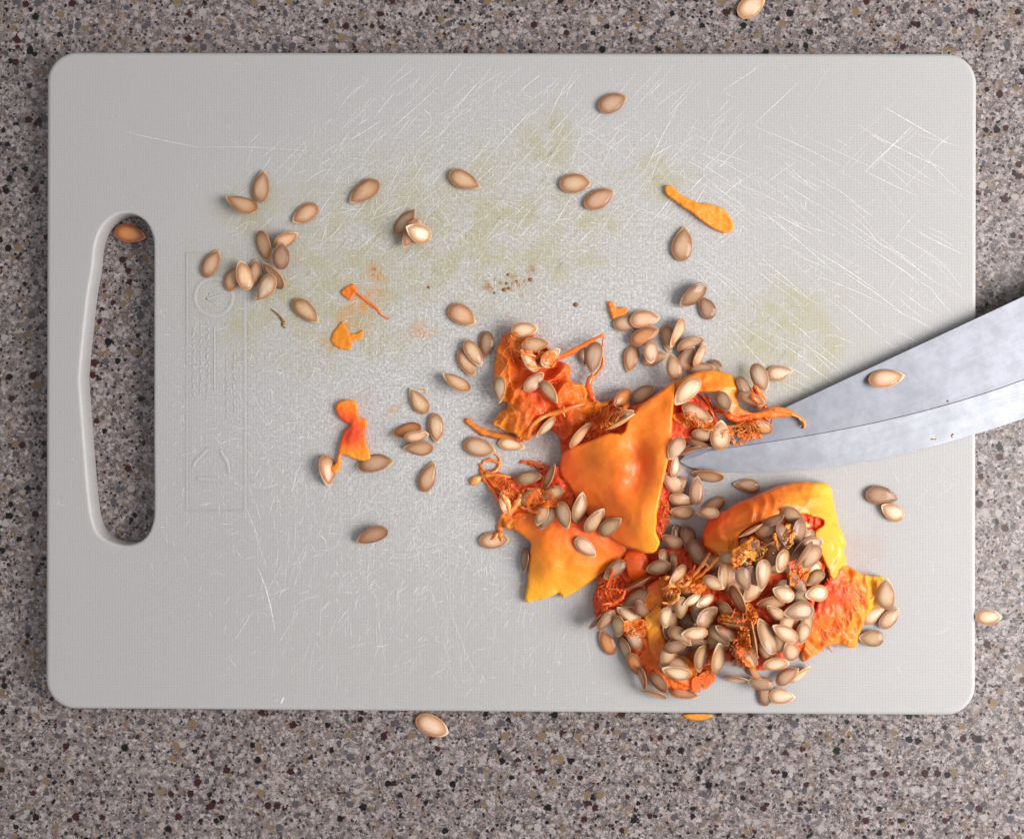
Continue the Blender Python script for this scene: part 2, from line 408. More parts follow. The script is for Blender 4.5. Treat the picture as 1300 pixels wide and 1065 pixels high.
V, F = join(tri); link('recycling_mark', mesh('recycling_mark', V, F), board, M_EMB)
rows = []
for x, y0, y1 in ((246, 415, 505), (255, 412, 500), (264, 408, 505), (288, 450, 530), (297, 450, 525)):
    y = y0
    while y < y1:
        l = random.uniform(3, 8); rows.append(ribbon([(x + random.uniform(-1, 1), y), (x + random.uniform(-1.5, 1.5), y + l)], .0014, .00009)); y += l + random.uniform(2, 5)
rows.append(ribbon([(272, 416), (272, 494)], .0012, .0001))
V, F = join(rows); link('embossed_lettering', mesh('embossed_lettering', V, F), board, M_EMB)

# knife scratches: hairline ribs of lifted plastic
HOLE = (97, 268, 200, 696)
def scratches():
    V, F, A = [], [], []
    def add(x0, y0, x1, y1, w, op, bow=0.0):
        n = 8; dx, dy = x1 - x0, y1 - y0; L = math.hypot(dx, dy)
        if L < 1: return
        nx, ny = -dy / L, dx / L
        zz = TOP + random.uniform(.00003, .00009)
        b = len(V); ph = random.uniform(0, 6)
        pts = []
        for k in range(n + 1):
            t_ = k / n; off = bow * math.sin(math.pi * t_) + .3 * math.sin(ph + 5 * t_)
            x, y = x0 + dx * t_ + nx * off, y0 + dy * t_ + ny * off
            if not (66 < x < 1230 and 75 < y < 895) or (HOLE[0] < x < HOLE[2] and HOLE[1] < y < HOLE[3]): return
            pts.append((x, y, t_))
        for x, y, t_ in pts:
            ww = w / 2 * (math.sin(math.pi * min(max(t_, .03), .97)) ** .5)
            for s_ in (-1, 1): V.append((*P(x + nx * ww * s_, y + ny * ww * s_, zz), zz)); A.append(op)
        for k in range(n): F.append((b + 2 * k, b + 2 * k + 2, b + 2 * k + 3, b + 2 * k + 1))
    U = random.uniform
    def field(n, x0, y0, x1, y1, ang, spread, l0, l1, w, op, gauss=False):
        for _ in range(n):
            if gauss: x, y = random.gauss((x0 + x1) / 2, (x1 - x0) / 4), random.gauss((y0 + y1) / 2, (y1 - y0) / 4)
            else: x, y = U(x0, x1), U(y0, y1)
            a = math.radians(random.gauss(ang, spread)); l = U(l0, l1) * U(.5, 1)
            add(x, y, x + l * math.cos(a), y - l * math.sin(a), U(w * .5, w * 1.15), min(1, op * 1.9) * U(.3, 1), U(-.03, .03) * l)
    field(300, 400, 110, 920, 320, 48, 9, 18, 85, 1.0, .42)
    field(90, 280, 180, 560, 320, 42, 14, 15, 70, .9, .38)
    field(210, 860, 170, 1225, 520, -36, 8, 30, 140, .9, .42)
    field(45, 860, 120, 1200, 400, 45, 8, 20, 90, .9, .36)
    field(60, 600, 150, 1000, 300, -30, 10, 20, 90, .9, .32)
    field(3000, 230, 130, 1080, 800, 0, 90, 4, 24, .8, .40, True)
    field(2400, 280, 360, 800, 860, 60, 40, 4, 22, .8, .40, True)
    field(260, 320, 540, 760, 885, 80, 18, 15, 80, .8, .30)
    field(50, 320, 600, 460, 830, 70, 25, 12, 50, .9, .40)
    field(120, 205, 390, 320, 660, 0, 90, 4, 18, .8, .35)
    field(90, 1040, 590, 1210, 880, 30, 60, 6, 40, .7, .25)
    for a in [(327, 720, 349, 800, 1.5, .85, -3), (323, 775, 298, 813, 1.0, .6, 1), (1121, 136, 1205, 183, 1.1, .75, 0), (1089, 159, 1204, 218, 1.1, .7, 2), (1158, 160, 1098, 219, 1.2, .7, 0),
              (1015, 103, 956, 160, 1.0, .65, 0), (956, 160, 1068, 212, 1.0, .55, -2), (1098, 218, 1165, 250, 1.1, .6, 0), (1060, 192, 1230, 292, 1.0, .5, 2), (160, 168, 252, 187, 1.0, .55, 1),
              (228, 222, 199, 284, 1.0, .6, 0), (252, 187, 390, 192, 1.0, .45, -2), (555, 112, 490, 170, 1.2, .6, 0), (670, 145, 615, 205, 1.1, .6, 0), (740, 125, 690, 180, 1.1, .55, 0), (860, 135, 815, 225, 1.2, .6, 0),
              (720, 150, 800, 205, 1.0, .5, 0), (700, 165, 770, 215, 1.0, .45, 0), (1010, 205, 970, 235, 1.1, .5, 0), (1080, 300, 1190, 372, 1.1, .5, 0), (1130, 390, 1190, 420, 1.0, .5, 0),
              (311, 640, 330, 690, 1.2, .55, 0), (360, 884, 357, 893, 3, .9, 0), (560, 730, 610, 870, 1, .35, 4), (480, 760, 490, 850, 1, .35, 2)]: add(*a)
    o = link('knife_scratches', mesh('knife_scratches', V, F, False, {'fade': A}), board, M_SCR); o['kind'] = 'stuff'
scratches()

# ------------------------------------------------------------------ height map of everything lying on the board
CELL = .0003; GX0, GY0 = -.21, -.20; GW, GH = 1400, 1100
H = np.zeros((GH, GW), np.float32)
def cellof(x, y): return np.clip(((np.asarray(y) - GY0) / CELL).astype(int), 0, GH - 1), np.clip(((np.asarray(x) - GX0) / CELL).astype(int), 0, GW - 1)
bx0, by0 = P(60, 902); bx1, by1 = P(1238, 69)
r0, c0 = cellof(bx0, by0); r1, c1 = cellof(bx1, by1); H[r0:r1 + 1, c0:c1 + 1] = TOP
hx0, hy0 = P(118, 686); hx1, hy1 = P(195, 276)
r0, c0 = cellof(hx0, hy0); r1, c1 = cellof(hx1, hy1); H[r0:r1 + 1, c0:c1 + 1] = 0
def splat(x, y, z, rad=1):
    r, c = cellof(x, y)
    for dr in range(-rad, rad + 1):
        for dc in range(-rad, rad + 1):
            np.maximum.at(H, (np.clip(r + dr, 0, GH - 1), np.clip(c + dc, 0, GW - 1)), z)
def hat(x, y):
    r, c = cellof(x, y); return H[r, c]

# ------------------------------------------------------------------ flesh sheets and pulp
def tps(ctrl):
    c = np.array(ctrl, float); X = c[:, :2] / 100; n = len(c)
    def U(d): return np.where(d > 1e-9, d * d * np.log(np.maximum(d, 1e-9)), 0)
    K = U(np.linalg.norm(X[:, None] - X[None], axis=2)) + np.eye(n) * .01
    Pm = np.c_[np.ones(n), X]; A = np.zeros((n + 3, n + 3)); A[:n, :n] = K; A[:n, n:] = Pm; A[n:, :n] = Pm.T
    s = np.linalg.lstsq(A, np.r_[c[:, 2], 0, 0, 0], rcond=None)[0]
    lo, hi = c[:, 2].min(), c[:, 2].max()
    def f(q):
        q = np.asarray(q, float) / 100
        z = U(np.linalg.norm(q[:, None] - X[None], axis=2)) @ s[:n] + s[n] + q @ s[n + 1:]
        m = .15 * (hi - lo) + .01
        return np.clip(z, lo - m, hi + m)
    return f
def inside(poly, q):
    p = np.array(poly); x, y = q[:, 0], q[:, 1]; r = np.zeros(len(q), bool)
    for i in range(len(p)):
        x0, y0 = p[i - 1]; x1, y1 = p[i]
        c = (y0 > y) != (y1 > y)
        with np.errstate(all='ignore'): r ^= c & (x < (x1 - x0) * (y - y0) / (y1 - y0 + 1e-12) + x0)
    return r
def nearest(poly, q):
    p = np.array(poly); best = np.full(len(q), 1e9); bp = q.copy()
    for i in range(len(p)):
        a, b = p[i - 1], p[i]; d = b - a; t_ = np.clip(((q - a) @ d) / max(d @ d, 1e-9), 0, 1); w = a + t_[:, None] * d
        e = np.linalg.norm(q - w, axis=1); m = e < best; best[m] = e[m]; bp[m] = w[m]
    return best, bp
def rough(poly, amp, seed, n=5):
    out = []
    for i, p in enumerate(catmull(poly, n)):
        d = noise.noise_vector(Vector((p[0] * .09, p[1] * .09, seed))) * amp + noise.noise_vector(Vector((p[0] * .3, p[1] * .3, seed + 9))) * amp * .45
        out.append((p[0] + d.x, p[1] + d.y))
    return out
def sheet(name, poly, ctrl, thick, parent, mat, tone=((0, 0, 0),), bumps=(.4, .05, .15, .18), ridge=0.0, ridge_f=.06, edge=1.4, jag=1.4, step=1.5, seed=0.0, base=TOP, holes=0.0, stretch=(1, 1), to_board=False, drape=False):
    """a piece of flesh: px outline, px + mm height controls, mm thickness"""
    poly = rough(poly, jag, seed); pa = np.array(poly)
    x0, y0 = pa.min(0) - step; x1, y1 = pa.max(0) + step
    xs = np.arange(x0, x1 + step, step); ys = np.arange(y0, y1 + step, step); nx, ny = len(xs), len(ys)
    gx, gy = np.meshgrid(xs, ys); Q = np.stack([gx.ravel(), gy.ravel()], 1)
    cen = np.stack([(gx[:-1, :-1] + step / 2).ravel(), (gy[:-1, :-1] + step / 2).ravel()], 1)
    keep = inside(poly, cen).reshape(ny - 1, nx - 1)
    if holes > 0:
        hv = np.array([noise.noise(Vector((a * .07, b * .07, seed + 5))) + .5 * noise.noise(Vector((a * .17, b * .17, seed + 2))) for a, b in cen]).reshape(ny - 1, nx - 1)
        dd = nearest(poly, cen)[0].reshape(ny - 1, nx - 1)
        keep &= (hv > -1 + holes * 1.4) | (dd < 2.2)
    cnt = np.zeros((ny, nx), int)
    cnt[:-1, :-1] += keep; cnt[1:, :-1] += keep; cnt[:-1, 1:] += keep; cnt[1:, 1:] += keep
    used = cnt.ravel() > 0; bd = (cnt.ravel() < 4) & used
    d, near = nearest(poly, Q); snap = bd & (d < step * 1.5); Q = np.where(snap[:, None], near, Q); d = np.where(bd, 0, d)
    idx = np.full(len(Q), -1); ui = np.nonzero(used)[0]; idx[ui] = np.arange(len(ui)); q = Q[ui]; dq = d[ui]; n = len(ui)
    if drape:
        z = np.zeros(n)
        for ox in (-5, 0, 5):
            for oy in (-5, 0, 5): z += np.maximum(hat(*P(q[:, 0] + ox, q[:, 1] + oy, TOP + .008)) - base, 0) / MM / 9
        z = np.maximum(z, (hat(*P(q[:, 0], q[:, 1], TOP + .008)) - base) / MM - .5) + .35
    else: z = tps(ctrl)(q)
    a1, f1, a2, f2 = bumps
    nz = np.array([a1 * noise.noise(Vector((x * f1 * stretch[0], y * f1 * stretch[1], seed))) + a2 * noise.noise(Vector((x * f2 * stretch[0], y * f2 * stretch[1], seed + 3))) for x, y in q])
    if ridge:
        rd = np.array([(1 - abs(noise.noise(Vector((x * ridge_f * stretch[0] + 1.5 * noise.noise(Vector((x * .03, y * .03, seed))), y * ridge_f * stretch[1], seed + 7)))) * 2) + .5 * (1 - abs(noise.noise(Vector((x * ridge_f * 2.3, y * ridge_f * 2.3, seed + 1)))) * 2) for x, y in q])
        nz = nz + ridge * (rd - .5)
    z = np.maximum(z + nz, .5)
    e = np.clip(dq / (edge / .3 * .7), 0, 1); fall = 1 - np.sqrt(np.clip(1 - (1 - e) ** 2, 0, 1))
    th = np.minimum(thick, z - .1) if not to_board else z - .05
    half = th * .5
    zt = z - half * fall; zb = z - th + half * fall * .9
    zt_w = base + zt * MM; zb_w = base + np.maximum(zb, .04) * MM
    zt_w = np.maximum(zt_w, zb_w + .00005)
    wx, wy = P(q[:, 0], q[:, 1], zt_w); V = np.r_[np.c_[wx, wy, zt_w], np.c_[wx, wy, zb_w]]
    F = []; gi = idx.reshape(ny, nx); edges = {}
    for j, i in zip(*np.nonzero(keep)):
        a, b, c, dd_ = gi[j, i], gi[j, i + 1], gi[j + 1, i + 1], gi[j + 1, i]
        F.append((dd_, c, b, a)); F.append((a + n, b + n, c + n, dd_ + n))
        for u, w in ((a, b), (b, c), (c, dd_), (dd_, a)):
            if (w, u) in edges: del edges[(w, u)]
            else: edges[(u, w)] = 1
    for u, w in edges: F.append((u, w, w + n, u + n))
    tn = tps(tone)(q) if len(tone) > 3 else np.full(n, tone[0][2])
    me = mesh(name, V, F, True, {'tone': np.r_[tn, tn]})
    splat(wx, wy, zt_w, 1)
    return link(name, me, parent, mat)

def tubes(paths, sides=5):
    """paths: list of (pts Nx3, radius, tone)"""
    V, F, A = [], [], []
    for pts, rad, tn in paths:
        pts = np.asarray(pts); n = len(pts); b = len(V)
        for k in range(n):
            t_ = pts[min(k + 1, n - 1)] - pts[max(k - 1, 0)]; t_ = t_ / max(np.linalg.norm(t_), 1e-9)
            u = np.cross(t_, (0, 0, 1)); u = u / max(np.linalg.norm(u), 1e-6) if np.linalg.norm(u) > 1e-6 else np.array((1, 0, 0)); w = np.cross(u, t_)
            r = rad * (.3 + .7 * math.sin(math.pi * min(max(k / (n - 1), .04), .96)) ** .5) * (1 + .55 * noise.noise(Vector((k * .45, pts[0][0] * 4000, pts[0][1] * 4000))))
            for s_ in range(sides):
                a = 2 * math.pi * s_ / sides; V.append(pts[k] + (u * math.cos(a) * 1.25 + w * math.sin(a) * .7) * r); A.append(tn)
        for k in range(n - 1):
            for s_ in range(sides):
                s2 = (s_ + 1) % sides; F.append((b + k * sides + s_, b + k * sides + s2, b + (k + 1) * sides + s2, b + (k + 1) * sides + s_))
        F.append(tuple(b + s_ for s_ in range(sides))[::-1]); F.append(tuple(b + (n - 1) * sides + s_ for s_ in range(sides)))
    return V, F, A
def strand(pts_px, rad_mm, tn, lift=.3, n=22, wob=1.2, hs=None):
    """a named strand through px points, lying on whatever is there; hs: heights in mm above the board"""
    p = np.array(pts_px, float); tt = np.linspace(0, len(p) - 1, n); out = []; ph = random.uniform(0, 9)
    for t_ in tt:
        i = min(int(t_), len(p) - 2); f = t_ - i
        p0, p1, p2, p3 = p[max(i - 1, 0)], p[i], p[i + 1], p[min(i + 2, len(p) - 1)]
        q = .5 * ((2 * p1) + (-p0 + p2) * f + (2 * p0 - 5 * p1 + 4 * p2 - p3) * f ** 2 + (-p0 + 3 * p1 - 3 * p2 + p3) * f ** 3)
        q = q + np.array((noise.noise(Vector((t_ * 2.1, ph, 0))), noise.noise(Vector((t_ * 2.1, ph, 5))))) * wob
        x, y = P(*q); h = float(hat(x, y)) if hs is None else TOP + float(np.interp(t_, range(len(hs)), hs)) * MM
        z = h + (lift + rad_mm * .5) * MM
        x, y = P(q[0], q[1], z); out.append((x, y, z))
    out = np.array(out)
    for _ in range(3): out[1:-1, 2] = (out[:-2, 2] + out[1:-1, 2] * 2 + out[2:, 2]) / 4
    return out, rad_mm * MM, tn
def fuzz(n, poly, l0, l1, r0, r1, ang=None, spread=90, lift=(.1, 1.2), curl=1.0, tones=(0, .7)):
    out = []; pa = np.array(poly); x0, y0 = pa.min(0); x1, y1 = pa.max(0)
    while len(out) < n:
        q = np.array([[random.uniform(x0, x1), random.uniform(y0, y1)]])
        if not inside(poly, q)[0]: continue
        x, y = q[0]; a = math.radians(random.gauss(ang, spread) if ang is not None else random.uniform(0, 360)); L = random.uniform(l0, l1); k = 9; da = random.gauss(0, .22) * curl; pts = []
        lf = random.uniform(*lift)
        for s_ in range(k):
            if s_ > 2 and not inside(poly, np.array([[x, y]]))[0]: break
            wx, wy = P(x, y); z = float(hat(wx, wy)) + (.05 + lf * math.sin(math.pi * (s_ + .3) / k)) * MM
            wx, wy = P(x, y, z); pts.append((wx, wy, z)); a += da * .55 + random.gauss(0, .15) * curl; x += L / k * math.cos(a); y -= L / k * math.sin(a)
        pts = np.array(pts)
        for _ in range(2): pts[1:-1] = (pts[:-2] + pts[1:-1] * 2 + pts[2:]) / 4
        out.append((pts, random.choice((.35, .42, .5, .9)) * random.uniform(r0, r1) * MM, random.uniform(*tones)))
    return out
def fibres(parent, paths, name='pulp_strands'):
    V, F, A = tubes(paths); o = link(name, mesh(name, V, F, True, {'tone': A}), parent, M_FIB); o['kind'] = 'stuff'; return o
def fr(x0, y0, s):
    return lambda *pts: [(x0 + a / s, y0 + b / s) for a, b in pts]
fA, fB, fC, fD, fE, fF = fr(240, 200, 4.839), fr(560, 400, 10.65), fr(620, 400, 6.656), fr(760, 360, 7.606), fr(840, 460, 6.658), fr(840, 580, 8.875)
fG, fH, fI, fJ = fr(740, 680, 8.875), fr(740, 780, 8.875), fr(840, 680, 8.875), fr(840, 780, 8.875)
fK, fL, fM, fN, fO = fr(930, 640, 7.607), fr(930, 760, 7.608), fr(1000, 600, 4.4375), fr(590, 560, 7.607), fr(400, 480, 4.841)
fR, fS, fT = fr(590, 560, 4.843), fr(560, 380, 5.325), fr(760, 360, 4.643)
f1, f2, f3, f5, f6, f8 = fr(0, 0, 3.023), fr(430, 0, 2.9545), fr(870, 0, 3.023), fr(380, 340, 2.959), fr(870, 340, 3.023), fr(870, 680, 3.023)
f0 = fr(0, 0, 1)
# ------------------------------------------------------------------ knife
def interp(x, xs, ys): return float(np.interp(x, xs, ys))
def build_knife():
    k = empty('kitchen_knife', (*P(1500, 380, 0), 0))
    SPX = list(np.linspace(863, 1480, 200)); SPY = [585 - .99 * (x - 863) if x < 873 else 575.1 - .466 * (x - 873) for x in SPX]
    ep = np.polyfit([890, 915, 940, 1000, 1060, 1120, 1200, 1260, 1300, 1400, 1480], [596, 599, 600, 598.2, 591, 580.5, 562, 545, 531.5, 494, 462], 3)
    bp = np.polyfit([900, 930, 985, 1060, 1130, 1200, 1260, 1300, 1400, 1480], [574, 566, 556.5, 546, 533, 515, 495.5, 480, 436, 397], 3)
    EDX = SPX; EDY = [np.polyval(ep, x) if x > 890 else np.interp(x, [863, 868, 876, 884, 890], [585.5, 589, 592.8, 595, np.polyval(ep, 890)]) for x in SPX]
    BVX = SPX; BVY = [np.polyval(bp, x) if x > 900 else np.interp(x, [863, 872, 886, 900], [585.2, 583, 578.5, np.polyval(bp, 900)]) for x in SPX]
    ez = lambda x: TOP + MM * interp(x, [863, 950, 1238, 1480], [1.9, 1.5, .35, .6])
    sz = lambda x: TOP + MM * interp(x, [863, 1000, 1238, 1480], [2.0, 3.0, 3.6, 3.8])
    xs = sorted(set(list(np.linspace(863, 1480, 90)) + [868, 866, 876]))
    V1, F1, V2, F2, pts = [], [], [], [], []
    def pt(px, py, z): return np.array((*P(px, py, z), z))
    rows = []
    for x in xs:
        sp, ed = pt(x, interp(x, SPX, SPY), sz(x)), pt(x, interp(x, EDX, EDY), ez(x))
        f = (interp(x, BVX, BVY) - interp(x, SPX, SPY)) / max(interp(x, EDX, EDY) - interp(x, SPX, SPY), .01)
        up = np.array((0, .08, .997)); th = .0020 * min(1, (x - 862) / 90) + .0003
        bv = sp + (ed - sp) * f
        rows.append((sp + up * th * .5, bv + up * th * .42, bv + up * (th * .42 - .00022) + (ed - bv) * .02, ed, sp - up * th * .5, bv - up * th * .42))
    n = len(rows)
    for r in rows:
        V1 += [r[0], r[1], r[5], r[4]]; V2 += [r[2], r[3], r[5] - np.array((0, 0, .00001))]
    for i in range(n - 1):
        a, b = i * 4, i * 4 + 4
        for q in ((0, 1), (2, 3), (3, 0), (1, 2)): F1.append((a + q[0], a + q[1], b + q[1], b + q[0]))
        a, b = i * 3, i * 3 + 3
        for q in ((0, 1), (1, 2)): F2.append((a + q[0], a + q[1], b + q[1], b + q[0]))
        for u in np.linspace(0, 1, 50):
            pts.append(rows[i][0] * (1 - u) + rows[i][1] * u); pts.append(rows[i][2] * (1 - u) + rows[i][3] * u)
    F1.append((0, 1, 2, 3)); F1.append(tuple((n - 1) * 4 + q for q in (3, 2, 1, 0)))
    inv = Matrix.Translation(-k.location)
    for nm, V, F, m in (('blade', V1, F1, M_STEEL), ('cutting_edge', V2, F2, M_EDGE)):
        me = mesh(nm, V, F, False); me.transform(inv); bm = bmesh.new(); bm.from_mesh(me); bmesh.ops.recalc_face_normals(bm, faces=bm.faces); bm.to_mesh(me); bm.free()
        me.polygons.foreach_set('use_smooth', [True] * len(me.polygons)); me.set_sharp_from_angle(angle=.06)
        link(nm, me, k, m)
    # rust spots on the edge are their own specks of corrosion
    p = np.array(pts); splat(p[:, 0], p[:, 1], p[:, 2], 1)
    # handle, past the end of the worktop in view
    c = np.array((*P(1470, 388, .014), .0135)); d = np.array((*P(1840, 228, .014), .0135)) - c; L = np.linalg.norm(d); d /= L; s = np.array((-d[1], d[0], 0)); V, F = [], []
    for i, (t_, w, h) in enumerate([(0, .010, .006), (.03, .0135, .009), (.1, .014, .0105), (.4, .0125, .0115), (.7, .014, .0125), (.92, .016, .0135), (.99, .013, .011), (1, .008, .006)]):
        for j in range(16):
            a = 2 * math.pi * j / 16; V.append(c + d * L * t_ + s * w * math.copysign(abs(math.cos(a)) ** .7, math.cos(a)) + np.array((0, 0, h * math.copysign(abs(math.sin(a)) ** .7, math.sin(a)))))
    for i in range(7):
        for j in range(16): F.append((i * 16 + j, i * 16 + (j + 1) % 16, (i + 1) * 16 + (j + 1) % 16, (i + 1) * 16 + j))
    F.append(tuple(range(16))[::-1]); F.append(tuple(range(7 * 16, 8 * 16)))
    me = mesh('handle', V, F); me.transform(inv); link('handle', me, k, M_HANDLE)
    # corrosion nicks and dried specks
    for nm, (px, py, w, h) in (('rust_spot', (1208, 553, 4, 3)), ('rust_spot', (1187, 557.5, 6, 2)), ('dried_fleck', (1161, 451, 1.6, 7)), ('dried_fleck', (1202, 509, 3, 1.6))):
        x, y = P(px, py); z = float(hat(x, y)) + .00004; Vv = []
        for j in range(10):
            a = 2 * math.pi * j / 10; rr = random.uniform(.75, 1.2); q = P(px + w * rr * math.cos(a), py + h * rr * math.sin(a), z); Vv.append((*q, float(hat(*q)) + .00006))
        q = P(px, py, z); Vv.append((*q, z + .00025))
        me = mesh(nm, Vv, [(j, (j + 1) % 10, 10) for j in range(10)]); me.transform(inv); link(nm, me, k, M_CRUMB)
    return tag(k, 'wide steel kitchen knife blade with a ground edge resting on the cutting board', 'knife')
build_knife()

# ------------------------------------------------------------------ seeds
K = 36
RINGS = [0, .2, .4, .58, .7, .78, .84, .89, .94, .98, 1.0]
def prof(s):      # half thickness (fraction) over the seed
    return float(np.interp(s, [0, .2, .4, .58, .7, .78, .84, .89, .94, .98, 1.0], [1.0, .98, .92, .80, .66, .53, .42, .34, .32, .26, .10]))
def seed_mesh(i):
    r = random.Random(40 + i); pw = r.uniform(.62, .86); skew = r.uniform(-.14, .14); nub = r.uniform(.05, .10); bend = r.uniform(-.16, .16)
    us = np.linspace(0, 1, 400); wv = np.sqrt(us) * (1 - us) ** pw; wv /= wv.max(); wv = np.maximum(wv, nub * np.sqrt(np.clip((1 - us) * 18, 0, 1)))
    out = []
    for j in range(K):
        a = 2 * math.pi * j / K; u = .5 - .5 * math.cos(a); w = float(np.interp(u, us, wv)) * (1 if a < math.pi else -1)
        out.append((u, w * (1 + .07 * noise.noise(Vector((u * 3, w, i * 3.1))))))
    cu = .44; V, A, U = [], [], []
    def put(u, w, s, side):
        du, dw = u - cu, w; x = (cu + du * s) - .5; y = (dw * s) * .5 + skew * math.sin(math.pi * (x + .5)) * .5
        z = prof(s) * .5 * side * (1 - .25 * max(0, (x + .5 - .55) / .45)) + bend * ((x * 2) ** 2 - .4) + .05 * noise.noise(Vector((x * 4, y * 4, i + side)))
        V.append((x, y, z)); A.append(s); U.append(x + .5)
    F = []
    put(cu, 0, 0, 1); put(cu, 0, 0, -1)
    idx = {}
    for side in (1, -1):
        for ri, s in enumerate(RINGS[1:]):
            for j, (u, w) in enumerate(out): idx[(side, ri, j)] = len(V); put(u, w, s, side)
        for j in range(K):
            j2 = (j + 1) % K; f = (0 if side > 0 else 1, idx[(side, 0, j2)], idx[(side, 0, j)]); F.append(f if side > 0 else f[::-1])
            for ri in range(len(RINGS) - 2):
                f = (idx[(side, ri, j)], idx[(side, ri, j2)], idx[(side, ri + 1, j2)], idx[(side, ri + 1, j)]); F.append(f if side > 0 else f[::-1])
    nr = len(RINGS) - 2
    for j in range(K): j2 = (j + 1) % K; F.append((idx[(1, nr, j)], idx[(1, nr, j2)], idx[(-1, nr, j2)], idx[(-1, nr, j)]))
    me = mesh('pumpkin_seed', V, F, True, {'rim': A, 'along': U}); me.materials.append(M_SEED)
    # unit mesh: x -.5...5 (blunt to tip), y -.5...5, z -.5...5
    bm = bmesh.new(); bm.from_mesh(me); bmesh.ops.recalc_face_normals(bm, faces=bm.faces); bm.to_mesh(me); bm.free()
    # sampling points of the surface for resting
    Vn = np.array(V); smp = []
    for f in F:
        c = Vn[list(f)]; smp += [c.mean(0)]; smp += list(c); smp += list((c + np.roll(c, 1, 0)) / 2)
    return me, np.array(smp)
SEEDM = [seed_mesh(i) for i in range(14)]
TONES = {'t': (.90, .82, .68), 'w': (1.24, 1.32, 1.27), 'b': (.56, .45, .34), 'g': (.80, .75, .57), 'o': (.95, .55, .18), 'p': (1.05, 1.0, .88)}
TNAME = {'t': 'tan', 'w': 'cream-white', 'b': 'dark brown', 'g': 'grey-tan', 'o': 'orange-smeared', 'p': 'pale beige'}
SEEDS = []
def S(frame, cluster, rows, label=None):
    """rows: blunt x,y, tip x,y, visible width, tone, layer (frame pixels)"""
    sc = frame((0, 0), (100, 0)); k = (sc[1][0] - sc[0][0]) / 100
    for r in rows:
        (bx, by), (tx, ty) = frame((r[0], r[1]), (r[2], r[3])); w = r[4] * k
        SEEDS.append(dict(b=(bx, by), t=(tx, ty), w=w, tone=r[5] if len(r) > 5 else 't', lay=r[6] if len(r) > 6 else 1, cl=cluster, label=r[7] if len(r) > 7 else None, roll=r[8] if len(r) > 8 else None))
rs = random.Random(5)
def place(e):
    (bx, by), (tx, ty) = e['b'], e['t']; ll = math.hypot(tx - bx, ty - by); want = 35 if e['lay'] < 2 else 29
    if ll < want and e['label'] is None: tx, ty = bx + (tx - bx) * want / ll, by + (ty - by) * want / ll; e['w'] = max(e['w'], .5 * want if e['w'] > .42 * ll else e['w'])
    mx, my = (bx + tx) / 2, (by + ty) / 2
    me, smp = SEEDM[rs.randrange(len(SEEDM))]; z = TOP
    if rs.random() < .5: flip = -1
    else: flip = 1
    loc = None; heap = e['lay'] > 0 and e.get('heap', False)
    Lpx = math.hypot(tx - bx, ty - by); Wt = e['w']; roll = 0.0
    if e['roll'] is not None: roll = math.radians(e['roll']); Wt = max(Wt, .56 * Lpx)
    elif Wt < .50 * Lpx:
        Wt = .56 * Lpx; roll = math.acos(max(e['w'] / Wt, .42)) * (1 if rs.random() < .5 else -1)
    Wt = min(max(Wt, .50 * Lpx), .66 * Lpx if Lpx > 26 else .8 * Lpx)
    for it in range(3):
        b, t_ = np.array(P(bx, by, z)), np.array(P(tx, ty, z)); c = (b + t_) / 2; d = t_ - b; L = np.linalg.norm(d); ang = math.atan2(d[1], d[0])
        W = Wt * L / Lpx; T = max(.0017, .165 * L)
        pts = smp * np.array((L, W, T)); pts[:, 2] *= flip
        # follow the surface underneath
        R0 = np.array(Matrix.Rotation(ang, 3, 'Z')); fp = (R0 @ (pts * (.85, .85, 0)).T).T; hx, hy = fp[:, 0] + c[0], fp[:, 1] + c[1]; hh = hat(hx, hy)
        A = np.c_[fp[:, 0], fp[:, 1], np.ones(len(fp))]; g = np.linalg.lstsq(A, hh, rcond=None)[0]
        flat = float(hh.max() - hh.min()) < .0002
        s = .0 if flat else .85
        gx, gy = g[0] * s, g[1] * s; m = math.hypot(gx, gy)
        if m > .55: gx, gy = gx * .55 / m, gy * .55 / m
        nrm = Vector((-gx, -gy, 1)).normalized(); q = Vector((0, 0, 1)).rotation_difference(nrm).to_matrix()
        R = q @ Matrix.Rotation(ang, 3, 'Z') @ Matrix.Rotation(roll, 3, 'X'); Rn = np.array(R)
        w = (Rn @ pts.T).T; gap = hat(w[:, 0] + c[0], w[:, 1] + c[1]) - w[:, 2]
        zc = float(gap.max()) if flat else float(np.percentile(gap, 99.0))
        z = zc
    o = bpy.data.objects.new('pumpkin_seed', me); COL.objects.link(o)
    o.matrix_world = Matrix.Translation((c[0], c[1], zc + .00002)) @ R.to_4x4() @ Matrix.Diagonal((L, W, T * flip, 1)) if flip > 0 else Matrix.Translation((c[0], c[1], zc + .00002)) @ R.to_4x4() @ Matrix.Rotation(math.pi, 4, 'X') @ Matrix.Diagonal((L, W, T, 1))
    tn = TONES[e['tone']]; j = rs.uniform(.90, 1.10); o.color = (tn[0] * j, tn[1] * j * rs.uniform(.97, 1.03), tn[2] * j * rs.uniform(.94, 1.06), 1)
    ww = w + np.array((c[0], c[1], zc)); splat(ww[:, 0], ww[:, 1], ww[:, 2], 0)
    cl = e['cl']
    if cl == HEAP:
        if my < 700: cl = 'under the arching wall of the hollow chunk'
        elif mx > 1000: cl = 'in the heap beside the fibrous yellow-edged flap'
        elif my > 835: cl = 'at the open foot of the seed heap'
        elif mx < 905: cl = 'in the heap beside the orange flesh band'
        else: cl = 'in the middle of the big seed heap'
    shape = 'tilted ' if abs(roll) > .3 else 'broad ' if Wt / Lpx > .58 else 'slim ' if Wt / Lpx < .52 else ''
    lab = e['label'] or f"{shape}{TNAME[e['tone']]} pumpkin seed {'half buried ' if e['lay'] == 0 and cl != e['cl'] else ''}{cl}"
